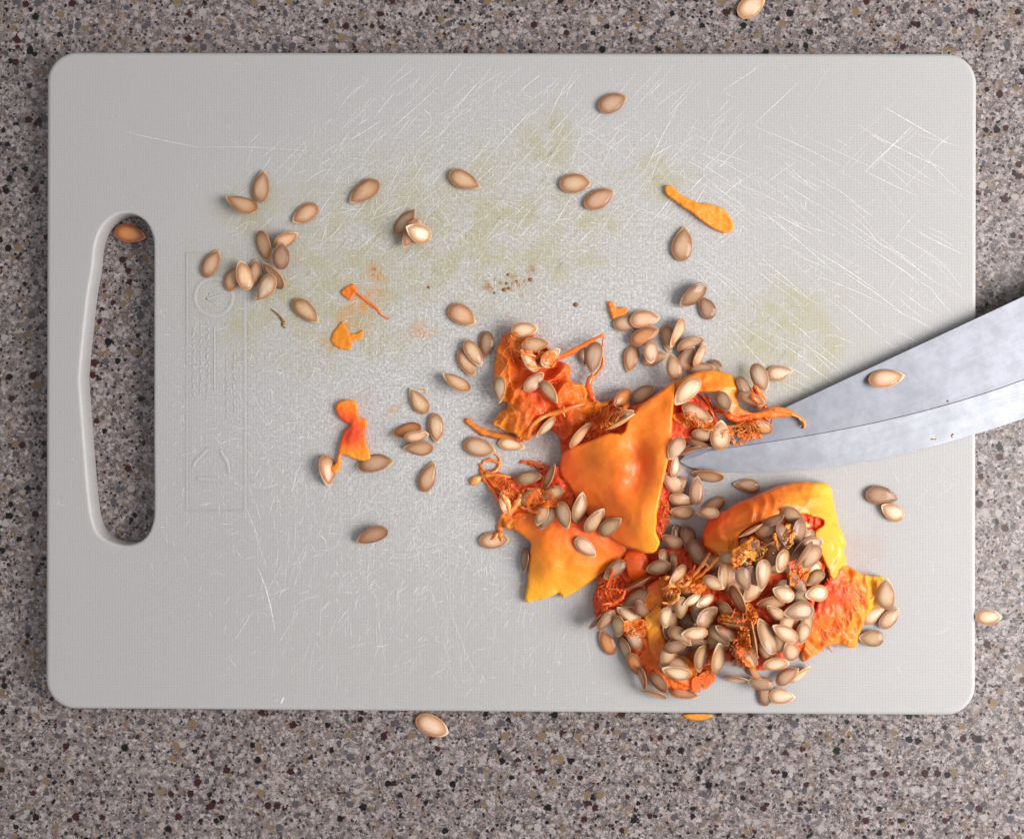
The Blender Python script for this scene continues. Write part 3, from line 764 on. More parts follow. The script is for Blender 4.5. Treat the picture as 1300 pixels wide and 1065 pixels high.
    tag(o, lab, 'seed', None if e['label'] else f"pumpkin seeds {cl}")
    return o

# -- loose seeds on the board and the worktop
S(fA, 'in the loose cluster beside the round moulded dial', [
    (437, 280, 460, 78, 108, 't', 1, 'upright tan pumpkin seed touching a slanted seed above the loose cluster'),
    (420, 325, 222, 240, 100, 't', 1, 'slanted tan pumpkin seed touching an upright seed above the loose cluster'),
    (792, 298, 635, 398, 108, 'p', 1, 'plump pale pumpkin seed alone beside the pair of touching seeds'),
    (430, 450, 492, 640, 96, 't', 0), (525, 550, 672, 465, 75, 't', 0), (572, 695, 578, 558, 108, 'b', 1),
    (95, 735, 185, 568, 100, 't', 1, 'tan pumpkin seed alone between the handle slot and the loose cluster'),
    (240, 820, 300, 668, 92, 't', 0), (362, 815, 314, 632, 90, 'p', 1), (392, 792, 412, 632, 82, 't', 0), (582, 802, 452, 640, 84, 'p', 0), (522, 720, 408, 888, 108, 'w', 2),
    (638, 880, 795, 1015, 105, 't', 1, 'tan pumpkin seed with a dark rim alone beside the short brown fibre')])
S(f1, 'inside the handle slot', [(440, 888, 562, 912, 70, 'o', 1, 'amber pumpkin seed on the worktop inside the handle slot')])
S(f2, 'stacked in a crossed trio', [
    (152, 684, 40, 762, 72, 't', 1, 'tan pumpkin seed alone to one side of the crossed trio of seeds'),
    (414, 650, 533, 705, 68, 't', 1, 'tan pumpkin seed alone between the crossed trio and the seed pair'),
    (826, 692, 948, 685, 74, 't', 1, 'tan pumpkin seed of the pair, the one farther from the orange strip'),
    (920, 775, 1033, 715, 70, 't', 1, 'tan pumpkin seed of the pair, the one nearer the orange strip'),
    (974, 410, 1080, 362, 72, 't', 1, 'small glossy tan pumpkin seed alone near the long straight board edge'),
    (215, 882, 288, 785, 60, 't', 0), (305, 825, 243, 932, 62, 't', 0), (352, 890, 248, 852, 76, 'w', 2)])
S(f0, 'scattered about', [(864, 332, 869, 287, 27, 't', 1, 'tan pumpkin seed beside the curved orange strip of flesh'),
    (528, 911, 569, 931, 27, 'w', 1, 'cream pumpkin seed on the worktop along the long board edge, away from the knife'),
    (937, 20, 971, -4, 26, 'w', 1, 'cream pumpkin seed on the worktop cut off by the picture edge')])
S(f8, 'x', [(1113, 312, 1216, 312, 60, 'w', 1, 'cream pumpkin seed on the worktop beside the short board edge')])
S(f6, 'x', [(703, 437, 842, 412, 70, 'w', 1, 'cream pumpkin seed lying on the knife blade')])
S(fr(900, 600, 5.0), 'x', [(992, 132, 1202, 168, 122, 'b', 0, 'brown pumpkin seed of the touching pair below the knife blade'), (1236, 285, 1092, 205, 112, 'w', 1, 'cream-centred pumpkin seed of the touching pair below the knife blade')])
S(f5, 'x', [(560, 150, 662, 212, 76, 't', 1, 'tan pumpkin seed alone between the brown crumbs and the seed fan'), (616, 660, 738, 690, 72, 'p', 1, 'pale pumpkin seed at the end of the long orange pulp tail')])
S(fN, 'x', [(138, 965, 430, 945, 165, 'p', 1, 'pale pumpkin seed with an orange strand stuck across it')])
S(fR, 'x', [(375, 655, 362, 808, 36, 'b', 0, 'brown pumpkin seed standing on edge under the folded flap', 60)])
S(fO, 'in the small cluster beyond the ragged orange scrap', [
    (58, 470, 85, 668, 92, 't', 0, 'tan pumpkin seed touched by the leg of the ragged orange scrap'), (265, 540, 485, 510, 105, 't', 0, 'tan pumpkin seed tucked under the corner of the ragged orange scrap'),
    (690, 215, 583, 60, 100, 'p', 1), (733, 215, 748, 402, 96, 'p', 1), (655, 300, 472, 345, 84, 'o', 0), (728, 428, 538, 430, 90, 't', 0), (545, 362, 702, 350, 80, 'p', 2),
    (660, 698, 732, 508, 102, 't', 1, 'tan pumpkin seed with a dark rim alone below the small cluster'), (447, 930, 252, 1005, 100, 'b', 1, 'dark tan pumpkin seed lying alone on bare scratched plastic')])
S(fB, 'in the fan beside the crumpled pulp', [(612, 215, 600, 560, 205, 'b', 0), (250, 470, 445, 835, 215, 't', 0), (395, 1015, 15, 788, 170, 'p', 0), (325, 343, 548, 695, 215, 'p', 2)])
S(fC, 'stuck to the crumpled pulp', [(190, 135, 352, 118, 98, 'w'), (280, 262, 522, 235, 100, 'g'), (420, 470, 308, 340, 88, 'w'), (435, 425, 562, 330, 88, 'w'), (100, 515, 96, 682, 80, 'w'),
    (300, 640, 420, 530, 80, 'p'), (440, 560, 520, 660, 80, 'w'), (560, 860, 500, 930, 50, 'w'),
    (800, 275, 812, 425, 75, 'b', 0, 'brown pumpkin seed half hidden under the strung-up white seed'), (915, 225, 875, 510, 135, 'w', 2, 'white pumpkin seed held by an orange strand of the crumpled pulp')])
S(fS, 'stuck to the crumpled pulp', [(385, 968, 508, 990, 72, 'w', 0), (866, 1002, 1012, 832, 58, 'p', 2)])
S(fT, 'between the crumpled pulp and the big flap', [(60, 815, 205, 752, 50, 'g', 1), (40, 872, 212, 760, 55, 'w', 2), (90, 735, 197, 608, 82, 'o', 1), (195, 690, 275, 640, 72, 'g', 0)])
S(fD, 'in the seed bunch next to the small orange chip', [(135, 395, 345, 380, 155, 't', 0), (295, 372, 598, 328, 170, 'p', 2), (305, 572, 580, 440, 165, 'o', 2, 'orange-stained pumpkin seed in the seed bunch next to the small chip'),
    (335, 605, 292, 825, 155, 't', 0), (505, 555, 500, 755, 148, 'w', 2), (425, 765, 660, 690, 135, 'p', 1), (648, 405, 682, 640, 110, 'p', 1), (822, 338, 688, 622, 130, 'p', 2), (755, 640, 1030, 530, 130, 't', 1),
    (795, 838, 895, 650, 155, 't', 1), (905, 800, 1045, 585, 125, 'p', 1), (735, 935, 690, 742, 150, 't', 1), (1112, 733, 1128, 910, 150, 'b', 0), (860, 840, 1005, 825, 80, 't', 0),
    (1085, 345, 978, 125, 185, 'b', 0, 'plump brown pumpkin seed of the overlapping pair above the seed bunch'), (1035, 12, 780, 218, 160, 'b', 1, 'pointed brown pumpkin seed of the overlapping pair above the seed bunch')])
S(fE, 'on the torn flap over the knife tip', [(322, 138, 108, 358, 155, 'w', 2), (168, 370, 432, 495, 140, 'p', 2), (480, 243, 562, 412, 130, 'g', 2), (512, 752, 494, 476, 170, 'w', 3), (250, 590, 395, 622, 100, 't', 1), (85, 585, 160, 600, 70, 't', 0),
    (195, 640, 85, 770, 115, 't', 1), (200, 650, 345, 692, 60, 'b', 0), (130, 800, 325, 700, 60, 'b', 0), (100, 972, 112, 798, 98, 'w', 2),
    (788, 5, 872, 255, 125, 'w', 2), (885, 100, 1085, 70, 128, 'w', 1), (640, 120, 720, 255, 120, 'b', 1), (650, 270, 740, 300, 80, 't', 1), (945, 585, 850, 545, 115, 'o', 2)])
# -- the pile between the flaps and in the hollow of the opened chunk
PILE = 'in the pile between the big flap and the hollow chunk'
S(fF, PILE, [(262, 225, 180, 370, 115, 't', 0), (232, 395, 48, 208, 115, 'p', 1), (75, 440, 315, 512, 155, 't', 1), (395, 545, 402, 212, 175, 't', 1), (700, 240, 332, 172, 155, 't', 0), (1110, 355, 865, 313, 115, 't', 0),
    (705, 465, 555, 570, 160, 't', 0), (375, 625, 82, 608, 175, 'p', 2), (615, 620, 372, 600, 145, 'p', 2), (280, 775, 300, 965, 190, 'b', 1), (340, 935, 410, 1100, 180, 'b', 1), (222, 1000, 0, 890, 170, 't', 2), (150, 760, 185, 890, 80, 'b', 0)])
S(fG, PILE, [(890, 148, 922, 275, 120, 't', 1), (1040, 180, 1015, 340, 115, 'b', 1), (995, 300, 755, 392, 170, 't', 1), (470, 280, 335, 395, 95, 'b', 1)])
LOW = 'in the ragged lower end of the pulp heap'
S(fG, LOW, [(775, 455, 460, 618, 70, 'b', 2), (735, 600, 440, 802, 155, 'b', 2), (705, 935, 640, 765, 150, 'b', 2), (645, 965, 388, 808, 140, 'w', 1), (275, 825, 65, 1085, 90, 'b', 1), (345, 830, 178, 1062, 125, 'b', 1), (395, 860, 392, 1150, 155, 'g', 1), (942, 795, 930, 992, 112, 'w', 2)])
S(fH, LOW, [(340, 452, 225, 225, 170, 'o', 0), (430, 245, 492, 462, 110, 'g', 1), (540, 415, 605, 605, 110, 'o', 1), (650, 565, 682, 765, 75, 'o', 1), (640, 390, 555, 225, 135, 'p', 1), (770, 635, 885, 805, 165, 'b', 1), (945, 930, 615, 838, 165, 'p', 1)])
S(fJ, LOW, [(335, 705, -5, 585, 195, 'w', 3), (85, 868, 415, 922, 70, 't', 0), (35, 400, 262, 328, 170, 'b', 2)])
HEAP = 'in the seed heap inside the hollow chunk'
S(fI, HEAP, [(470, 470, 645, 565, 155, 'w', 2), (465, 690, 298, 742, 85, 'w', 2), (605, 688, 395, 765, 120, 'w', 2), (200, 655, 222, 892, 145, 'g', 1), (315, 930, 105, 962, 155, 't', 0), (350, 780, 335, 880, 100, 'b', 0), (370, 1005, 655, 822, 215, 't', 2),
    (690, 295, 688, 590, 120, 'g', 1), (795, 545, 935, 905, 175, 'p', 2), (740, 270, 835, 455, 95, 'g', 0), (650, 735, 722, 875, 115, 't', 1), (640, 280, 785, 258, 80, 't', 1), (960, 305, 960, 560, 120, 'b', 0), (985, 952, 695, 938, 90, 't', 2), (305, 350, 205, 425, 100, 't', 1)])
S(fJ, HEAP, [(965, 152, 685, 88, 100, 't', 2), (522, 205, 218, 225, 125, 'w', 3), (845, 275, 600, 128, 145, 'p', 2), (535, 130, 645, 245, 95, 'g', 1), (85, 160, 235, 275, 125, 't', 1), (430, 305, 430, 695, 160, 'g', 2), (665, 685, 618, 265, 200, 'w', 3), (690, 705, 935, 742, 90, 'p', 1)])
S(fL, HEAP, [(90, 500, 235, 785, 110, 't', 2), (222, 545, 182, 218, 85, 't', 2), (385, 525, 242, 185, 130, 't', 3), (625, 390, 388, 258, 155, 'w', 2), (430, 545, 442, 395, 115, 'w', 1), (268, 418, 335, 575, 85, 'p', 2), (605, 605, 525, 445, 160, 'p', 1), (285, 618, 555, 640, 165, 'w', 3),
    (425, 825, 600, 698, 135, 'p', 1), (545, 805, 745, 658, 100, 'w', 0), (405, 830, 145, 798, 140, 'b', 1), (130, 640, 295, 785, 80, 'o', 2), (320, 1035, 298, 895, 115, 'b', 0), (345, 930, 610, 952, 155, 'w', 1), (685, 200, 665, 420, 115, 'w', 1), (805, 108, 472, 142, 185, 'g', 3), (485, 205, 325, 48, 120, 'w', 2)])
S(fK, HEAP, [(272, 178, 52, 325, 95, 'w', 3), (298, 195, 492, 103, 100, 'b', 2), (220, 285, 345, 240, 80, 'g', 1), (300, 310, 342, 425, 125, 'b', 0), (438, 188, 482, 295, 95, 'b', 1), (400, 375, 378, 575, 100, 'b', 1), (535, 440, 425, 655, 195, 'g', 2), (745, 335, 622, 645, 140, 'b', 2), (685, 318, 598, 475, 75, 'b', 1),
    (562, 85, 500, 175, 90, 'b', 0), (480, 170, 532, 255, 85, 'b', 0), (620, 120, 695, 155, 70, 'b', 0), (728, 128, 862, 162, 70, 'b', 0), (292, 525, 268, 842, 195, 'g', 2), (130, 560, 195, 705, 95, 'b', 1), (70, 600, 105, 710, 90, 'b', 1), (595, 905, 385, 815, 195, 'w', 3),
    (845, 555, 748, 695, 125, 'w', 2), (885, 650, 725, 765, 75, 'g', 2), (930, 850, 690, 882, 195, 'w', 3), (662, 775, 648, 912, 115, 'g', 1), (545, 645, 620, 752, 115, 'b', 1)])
S(fM, 'tucked round the corner of the yellow-edged flap', [(562, 772, 547, 588, 72, 'w', 1), (520, 872, 602, 783, 85, 'p', 1), (428, 850, 517, 775, 60, 'w', 0), (545, 930, 398, 930, 102, 'g', 2)])
S(fR, 'on the middle of the folded flaps', [(310, 240, 477, 213, 88, 'g', 2), (488, 288, 556, 138, 60, 't', 2), (352, 382, 462, 298, 75, 'g', 2), (604, 298, 470, 352, 86, 'g', 2), (500, 390, 450, 503, 82, 'w', 2), (548, 400, 508, 468, 75, 'b', 1), (582, 370, 632, 543, 88, 'p', 2), (690, 502, 727, 310, 84, 'g', 2), (745, 563, 858, 412, 86, 'g', 2), (828, 585, 968, 465, 98, 'g', 2), (680, 590, 808, 714, 92, 'p', 2)])
S(fN, 'on the middle of the folded flaps', [(408, 700, 362, 525, 75, 'w', 2)])

for e in [e for e in SEEDS if e['lay'] == 0]: place(e)

# ------------------------------------------------------------------ pumpkin pieces
def piece(name, px, py, label, group=None):
    o = empty(name, (0, 0, 0)); o.location = (*P(px, py), TOP); tag(o, label, 'pumpkin pulp' if 'pulp' in name else 'pumpkin flesh', group); return o
def settle(root):
    """children were built in world space"""
    for c in root.children:
        c.matrix_parent_inverse = Matrix.Translation(-root.location)

# the heap bed, with its orange bands
heap = piece('pumpkin_pulp_heap', 880, 790, 'wet red-orange pumpkin pulp matted under the big seed heap')
BED = [(755, 778), (765, 735), (786, 708), (830, 698), (880, 690), (910, 672), (950, 652), (990, 634), (1030, 640), (1052, 670), (1050, 712), (1040, 745), (1030, 790), (1018, 825), (985, 845), (960, 850), (925, 840), (906, 850), (896, 868), (880, 876), (850, 874), (828, 862), (805, 832), (785, 800), (765, 786)]
sheet('pulp_bed', BED, [(755, 778, 2.5), (786, 708, 3), (830, 698, 3), (880, 690, 3), (950, 655, 9), (990, 636, 8), (1010, 660, 11), (1040, 665, 9), (1048, 690, 6), (1030, 790, 5), (985, 845, 1.6), (925, 840, 2.5), (880, 876, 2), (805, 832, 2.5), (850, 780, 4), (900, 780, 4.5), (960, 740, 7), (990, 710, 9), (990, 780, 7), (785, 760, 5), (890, 720, 3), (840, 840, 4.5)], 6, heap, M_PULP,
      ((755, 778, -.75), (900, 760, -.6), (960, 720, -.6), (880, 870, -.15), (905, 845, -.1), (930, 830, -.6), (1000, 800, -.5), (820, 800, -.3)), (.8, .05, .4, .15), 1.2, .06, seed=1.1, jag=2.4, to_board=True)
sheet('flesh_band', [(818, 748), (842, 732), (868, 728), (880, 722), (898, 735), (893, 752), (870, 753), (846, 760), (840, 778), (843, 800), (852, 822), (877, 836), (884, 858), (886, 874), (862, 868), (840, 850), (826, 830), (820, 802), (816, 772)],
      [(818, 748, 7), (842, 732, 9), (885, 728, 10), (893, 750, 9), (846, 760, 8), (840, 778, 7), (820, 802, 6), (845, 805, 7), (860, 850, 6.5), (886, 874, 2.5), (830, 830, 5), (877, 838, 6)], 3, heap, M_FLESH,
      ((818, 748, -.2), (890, 735, -.05), (826, 790, .75), (840, 815, .2), (865, 835, .25), (880, 870, -.1), (840, 850, -.3), (850, 745, -.3)), (.7, .06, .25, .2), .5, .05, seed=2.3)
sheet('flesh_lump', [(793, 700), (808, 698), (821, 703), (826, 722), (815, 740), (800, 738), (793, 722)], [(793, 700, 5), (821, 703, 7), (810, 718, 8.5), (826, 722, 6), (800, 738, 5)], 5, heap, M_FLESH, ((0, 0, -.3),), seed=3.3, to_board=True)
# chunk with hollow
chunk = piece('pumpkin_chunk', 1040, 690, 'curved orange pumpkin chunk with yellow outer edge arching over a hollow full of seeds')
sheet('flesh_wall', [(893, 678), (899, 662), (918, 649), (936, 639), (960, 629), (984, 619), (1012, 611), (1040, 612), (1055, 618), (1059, 640), (1066, 668), (1075, 688), (1071, 698), (1075, 722), (1066, 738), (1054, 733), (1047, 714), (1038, 696), (1034, 676), (1046, 664), (1040, 658), (1020, 653), (996, 651), (978, 658), (958, 665), (938, 681), (943, 704), (934, 712), (914, 706), (904, 698), (895, 692)],
      [(893, 678, 9), (900, 661, 10), (936, 639, 10), (984, 619, 9), (1012, 611, 6), (1055, 618, 4), (1060, 646, 3.5), (1075, 688, 3), (1074, 722, 3), (976, 659, 17), (996, 651, 17), (1020, 653, 15), (1046, 662, 12), (1036, 684, 13), (1047, 714, 9), (1060, 735, 6), (938, 681, 17), (940, 705, 14), (914, 705, 13), (915, 672, 16.5), (950, 650, 17.5), (985, 638, 17), (983, 644, 18), (1010, 630, 13), (1035, 635, 12), (1050, 665, 9), (1060, 690, 6.5)], 4.2, chunk, M_FLESH,
      ((893, 678, -0.33), (936, 645, -0.18), (970, 640, -0.13), (1000, 635, 0.22), (1012, 611, 0.12), (1045, 618, 0.92), (1058, 640, 0.92), (1070, 690, 0.92), (1050, 690, 0.67), (1072, 715, 0.87), (1062, 735, 0.52), (1020, 650, 0.42), (925, 700, 0.47), (940, 700, 0.52), (905, 690, 0.02), (915, 665, -0.33), (1035, 640, 0.52)), (1.0, .03, .25, .12), .8, .03, edge=1.2, seed=4.1)
sheet('flesh_flap', [(1060, 724), (1074, 718), (1090, 726), (1105, 731), (1122, 733), (1120, 752), (1117, 766), (1104, 777), (1096, 792), (1091, 808), (1085, 822), (1066, 819), (1050, 820), (1038, 830), (1019, 839), (1019, 820), (1026, 792), (1036, 768), (1044, 745)],
      [(1070, 722, 5), (1122, 733, 2.2), (1117, 766, 2.2), (1085, 822, 2.2), (1019, 839, 2), (1026, 792, 6), (1044, 745, 7), (1075, 770, 5), (1060, 800, 4), (1095, 760, 4), (1050, 780, 5.5)], 3, chunk, M_PULP,
      ((1060, 724, -0.25), (1078, 722, 0.30), (1110, 735, 1.10), (1118, 764, 1.10), (1103, 772, 0.80), (1098, 745, 0.30), (1085, 760, -0.30), (1060, 770, -0.25), (1040, 800, -0.10), (1085, 818, 0.35), (1030, 830, 0.15), (1060, 817, 0.30)), (.4, .05, .2, .2), 1.3, .05, seed=5.5, stretch=(1.5, .7))
# central flaps
big = piece('pumpkin_flap', 790, 640, 'large smooth orange pumpkin flap with a yellow cut edge standing over the board')
sheet('pulp_bed', [(712, 560), (740, 530), (776, 506), (800, 515), (840, 498), (856, 495), (880, 500), (905, 520), (915, 548), (880, 560), (866, 572), (852, 590), (852, 610), (848, 660), (838, 690), (815, 690), (770, 670), (730, 610)],
      [(712, 560, 2), (776, 506, 3), (840, 498, 4), (856, 495, 4), (905, 520, 4), (915, 548, 3.5), (866, 572, 3), (852, 610, 3), (838, 690, 4), (780, 580, 5), (840, 560, 5), (770, 670, 4), (730, 610, 4)], 5, big, M_PULP, ((0, 0, -.6),), (.6, .06, .3, .16), 1.0, .06, seed=6.2, jag=2.5, to_board=True)
sheet('flesh_sheet', [(857, 486), (855, 514), (853, 540), (852, 565), (846, 595), (840, 620), (835, 645), (833, 670), (837, 690), (831, 701), (820, 702), (800, 696), (776, 684), (755, 666), (735, 640), (722, 618), (711, 600), (714, 575), (728, 566), (748, 560), (772, 550), (790, 549), (798, 532), (808, 520), (825, 506), (842, 494)],
      [(857, 486, 10), (855, 530, 15), (852, 565, 17), (840, 620, 18), (834, 660, 17), (836, 694, 14), (820, 701, 13), (790, 691, 10), (755, 666, 7), (722, 618, 6), (711, 600, 5.5), (714, 575, 6), (748, 560, 9), (790, 549, 13), (808, 520, 12), (811, 562, 12.2), (811, 578, 12), (811, 598, 13), (806, 618, 14), (795, 590, 16.5), (832, 580, 19), (770, 610, 13.5), (800, 650, 16), (822, 650, 18), (790, 668, 12), (760, 580, 12)], 3.4, big, M_FLESH,
      ((857, 486, 0.12), (852, 565, 0.32), (848, 545, 0.17), (838, 630, 0.47), (834, 692, 0.97), (826, 696, 0.62), (800, 690, -0.03), (770, 600, 0.02), (760, 570, 0.17), (815, 590, -0.23), (800, 640, -0.03), (730, 600, -0.23), (715, 580, -0.38), (785, 560, 0.27), (740, 640, -0.18)), (1.3, .03, .12, .11), .35, .025, edge=.8, seed=7.7)
fold = piece('folded_pumpkin_flap', 715, 710, 'small orange pumpkin flap creased down the middle with a pale yellow lower edge')
sheet('flesh_sheet', [(641, 660), (648, 668), (658, 677), (673, 688), (672, 709), (670, 735), (667, 763), (684, 761), (702, 757), (709, 753), (716, 759), (735, 748), (755, 735), (775, 722), (790, 711), (796, 697), (775, 675), (745, 655), (724, 648), (706, 652), (690, 652), (675, 650), (655, 650)],
      [(641, 660, 3.5), (658, 677, 4.5), (673, 688, 5), (672, 709, 4.5), (667, 763, 2.2), (684, 761, 3.5), (702, 757, 4.5), (709, 752, 2.6), (716, 757, 4), (755, 735, 3), (790, 711, 4), (775, 690, 7), (745, 665, 8), (724, 655, 7), (690, 655, 6.5), (675, 652, 5), (690, 690, 9), (705, 720, 8.5), (716, 712, 7.5), (718, 728, 5.5), (726, 715, 8), (735, 700, 8.5), (725, 690, 9.5)], 3, fold, M_FLESH,
      ((641, 660, -0.30), (675, 660, -0.10), (690, 680, 0.00), (672, 740, 0.65), (680, 758, 0.90), (705, 745, 0.70), (712, 700, 0.20), (735, 690, -0.20), (770, 690, -0.15), (725, 748, 0.70), (755, 730, 0.40), (788, 708, -0.10), (700, 715, 0.35)), (.7, .04, .1, .15), .3, .03, edge=.8, seed=8.4)
sheet('pulp_bed', [(612, 598), (634, 600), (652, 606), (680, 600), (705, 590), (722, 600), (730, 640), (715, 656), (690, 660), (666, 668), (644, 672), (637, 652), (630, 634), (620, 612)],
      [(612, 598, .9), (652, 606, 2), (705, 590, 4), (730, 640, 6), (690, 660, 5), (644, 672, 3.5), (630, 634, 2.5), (660, 635, 3.5), (690, 625, 4)], 3, fold, M_PULP, ((612, 598, -.1), (640, 640, -.3), (690, 620, -.6), (660, 665, .2), (720, 620, -.5)), (.6, .07, .3, .17), 1.0, .07, seed=9.2, jag=2.4, to_board=True)
# crumpled pulp
crum = piece('crumpled_pulp', 690, 490, 'crumpled stringy orange pumpkin pulp dotted with white seeds and trailing a tail')
CR = fC((55, 440), (60, 340), (100, 225), (170, 150), (270, 150), (360, 112), (405, 190), (520, 285), (570, 375), (690, 430), (695, 540), (800, 585), (860, 670), (895, 720), (960, 740), (1045, 712), (960, 800), (870, 870), (790, 930), (715, 1010), (640, 1062), (560, 990), (500, 960), (420, 1010), (320, 1060), (200, 1000), (100, 965), (35, 920), (90, 840), (165, 760), (70, 720), (55, 640))
sheet('flesh_sheet', CR, [(629, 463, 3), (640, 432, 4), (674, 417, 4), (700, 445, 4.5), (724, 470, 4), (750, 500, 5), (776, 507, 5), (716, 559, 3), (668, 559, 3), (626, 538, 3), (645, 514, 5), (660, 470, 6.5), (690, 480, 6), (680, 520, 8), (715, 500, 8), (740, 515, 7), (650, 530, 6), (700, 530, 5), (630, 495, 3)], 3.5, crum, M_PULP,
      ((635, 460, 0.09), (645, 430, -0.26), (690, 450, -0.51), (680, 480, -0.56), (640, 540, 0.34), (660, 520, -0.06), (700, 510, -0.36), (730, 495, -0.01), (700, 540, -0.61), (740, 530, -0.06), (765, 512, 0.19), (668, 550, -0.06), (720, 550, -0.26)), (2.2, .04, .7, .1), 2.8, .032, seed=10.6, jag=2.2)
# torn flap over the knife tip
torn = piece('torn_pumpkin_flap', 920, 510, 'torn orange pumpkin flap whose pointed strip lies across the knife blade')
sheet('flesh_sheet', fE((108, 195), (170, 140), (250, 98), (400, 65), (520, 82), (645, 142), (648, 220), (642, 310), (665, 380), (760, 425), (870, 400), (960, 375), (1090, 398), (1190, 468), (1220, 512), (1205, 560), (1180, 500), (1100, 458), (960, 472), (830, 480), (740, 500), (640, 492), (560, 420), (570, 320), (500, 262), (440, 250), (320, 250), (200, 300), (108, 362)),
      [(856, 489, 8), (877, 475, 7), (900, 470, 6), (918, 472, 6), (937, 482, 6.5), (936, 506, 7), (954, 525, 7), (984, 518, 7), (1004, 522, 6.5), (1022, 538, 6), (1005, 528, 6.5), (984, 530, 7), (936, 533, 7), (924, 505, 9), (906, 497, 10), (870, 504, 10), (895, 482, 9), (925, 490, 9.5)], 2.2, torn, M_FLESH,
      ((856, 490, .1), (900, 472, .3), (915, 485, .3), (935, 495, .45), (938, 515, .2), (960, 528, -.1), (1000, 524, .0), (1020, 538, .3), (880, 500, .0), (930, 525, -.2)), (.6, .05, .2, .15), .4, .04, seed=11.3, jag=1.0)
sheet('pulp_web', fE((110, 440), (250, 430), (420, 510), (560, 545), (640, 510), (740, 470), (880, 460), (950, 480), (900, 560), (850, 600), (860, 650), (760, 640), (700, 700), (600, 690), (540, 640), (430, 600), (300, 570), (160, 540)),
      [(857, 528, 4.5), (900, 540, 5), (925, 545, 5), (951, 533, 5.5), (980, 530, 5.5), (968, 556, 4.5), (945, 565, 4.2), (920, 556, 4.5), (880, 545, 4.6)], .8, torn, M_PULP, ((0, 0, -.05),), (.5, .1, .3, .2), .8, .09, seed=12.1, jag=2.2, holes=.62, step=1.2)
sheet('pulp_scrap', fE((730, 245), (800, 190), (850, 250), (860, 330), (880, 375), (830, 380), (770, 350), (735, 310)), [(950, 497, 5), (960, 489, 5), (968, 500, 5), (972, 516, 6.5), (950, 508, 6)], 2, torn, M_PULP, ((0, 0, -.2),), (.5, .1, .3, .2), 1.0, .08, seed=12.9)
# loose scraps
def scrap(name, poly, h, th, label, tone, seed, base=TOP, jag=.9):
    c = np.mean(np.array(poly), 0); r = piece(name, c[0], c[1], label); r.location.z = base
    ctrl = [(x, y, h * .75) for x, y in poly[::2]] + [(c[0], c[1], h)]
    sheet('flesh', poly, ctrl, th, r, M_FLESH, tone, (.25, .08, .1, .2), .25, .06, .9, jag, 1.1, seed, base); return r
R_ = []
R_.append(scrap('pumpkin_strip', [(845, 236), (852, 236), (862, 245), (873, 252), (888, 258), (905, 260), (921, 267), (931, 285), (929, 293), (918, 296), (900, 287), (880, 272), (860, 258), (846, 247)], 2.4, 2, 'curved orange-yellow strip of pumpkin flesh lying alone on the board', ((0, 0, .45),), 20.1))
R_.append(scrap('pumpkin_chip', fD((88, 185), (128, 178), (178, 235), (240, 228), (285, 258), (245, 305), (175, 330), (140, 350), (108, 285)), 1.6, 1.4, 'small flat orange pumpkin chip next to the seed bunch', ((0, 0, .1),), 21.2))
R_.append(scrap('pumpkin_scrap', fO((132, 155), (200, 133), (252, 150), (270, 235), (312, 252), (322, 290), (306, 340), (330, 440), (343, 492), (310, 516), (230, 492), (162, 470), (156, 540), (130, 582), (95, 577), (100, 545), (128, 515), (148, 430), (178, 330), (215, 290), (178, 268), (134, 222)), 2.6, 2.0, 'ragged orange pumpkin scrap with seeds at its head and feet', tuple((400 + a / 4.841, 480 + b / 4.841, c) for a, b, c in ((150, 180, -.1), (230, 330, -.9), (210, 390, -.6), (240, 460, .35), (180, 450, .3), (110, 560, .2), (320, 480, .4), (290, 270, .0))), 22.4))
R_.append(scrap('pumpkin_shred', f5((128, 255), (158, 205), (195, 248), (243, 238), (236, 264), (202, 274), (196, 305), (155, 302), (124, 282)), 0.7, .55, 'flat orange shred of pumpkin on the yellow stain', ((0, 0, .25),), 23.3, jag=3.0))
sh2 = scrap('pumpkin_shred', f5((160, 80), (196, 58), (214, 82), (222, 98), (206, 108), (190, 122), (168, 112)), 0.9, .7, 'orange shred of pumpkin trailing a thin curled fibre', ((0, 0, -.1),), 24.1, jag=2.6); R_.append(sh2)
R_.append(scrap('pumpkin_sliver', [(867, 906.5), (884, 905.5), (904, 906.5), (899, 912), (884, 914.5), (870, 911)], 1.6, 1.4, 'thin orange sliver of pumpkin on the worktop against the long board edge', ((0, 0, .4),), 25.0, base=0.0, jag=.4))
def crumb(px, py, r, label):
    V, F = [], []; z0 = float(hat(*P(px, py))); n = 9
    for ring, (k, h) in enumerate(((1, 0), (.75, .5), (.35, .8))):
        for j in range(n):
            a = 2 * math.pi * j / n; rr = r * k * (1 + .4 * noise.noise(Vector((px, j * 1.3, 0)))); x, y = P(px + rr * math.cos(a), py + rr * .8 * math.sin(a), z0); V.append((x, y, z0 + h * r * .3 * .3 * MM * 2))
    for q in range(2):
        for j in range(n): F.append((q * n + j, q * n + (j + 1) % n, q * n + n + (j + 1) % n, q * n + n + j))
    F.append(tuple(range(2 * n, 3 * n))); F.append(tuple(range(n))[::-1])
    c = Vector((*P(px, py), z0)); me = mesh('brown_crumb', V, F); me.transform(Matrix.Translation(-c)); o = link('brown_crumb', me, None, M_CRUMB); o.location = c
    tag(o, label, 'crumb', 'brown crumbs on the cutting board'); return o
for px, py, r in ((640, 368, 3.2), (646, 366, 2.4), (643, 360, 2.2), (628, 372, 2), (673, 355, 2.8), (656, 357, 1.8), (645, 349, 2.2)): crumb(px, py, r, 'tiny brown pumpkin crumb in the scatter above the crumpled pulp')
crumb(544, 365, 2.2, 'tiny brown crumb alone between the shreds and the crumb scatter'); crumb(731, 387, 3.6, 'small orange-brown crumb alone near the orange chip')
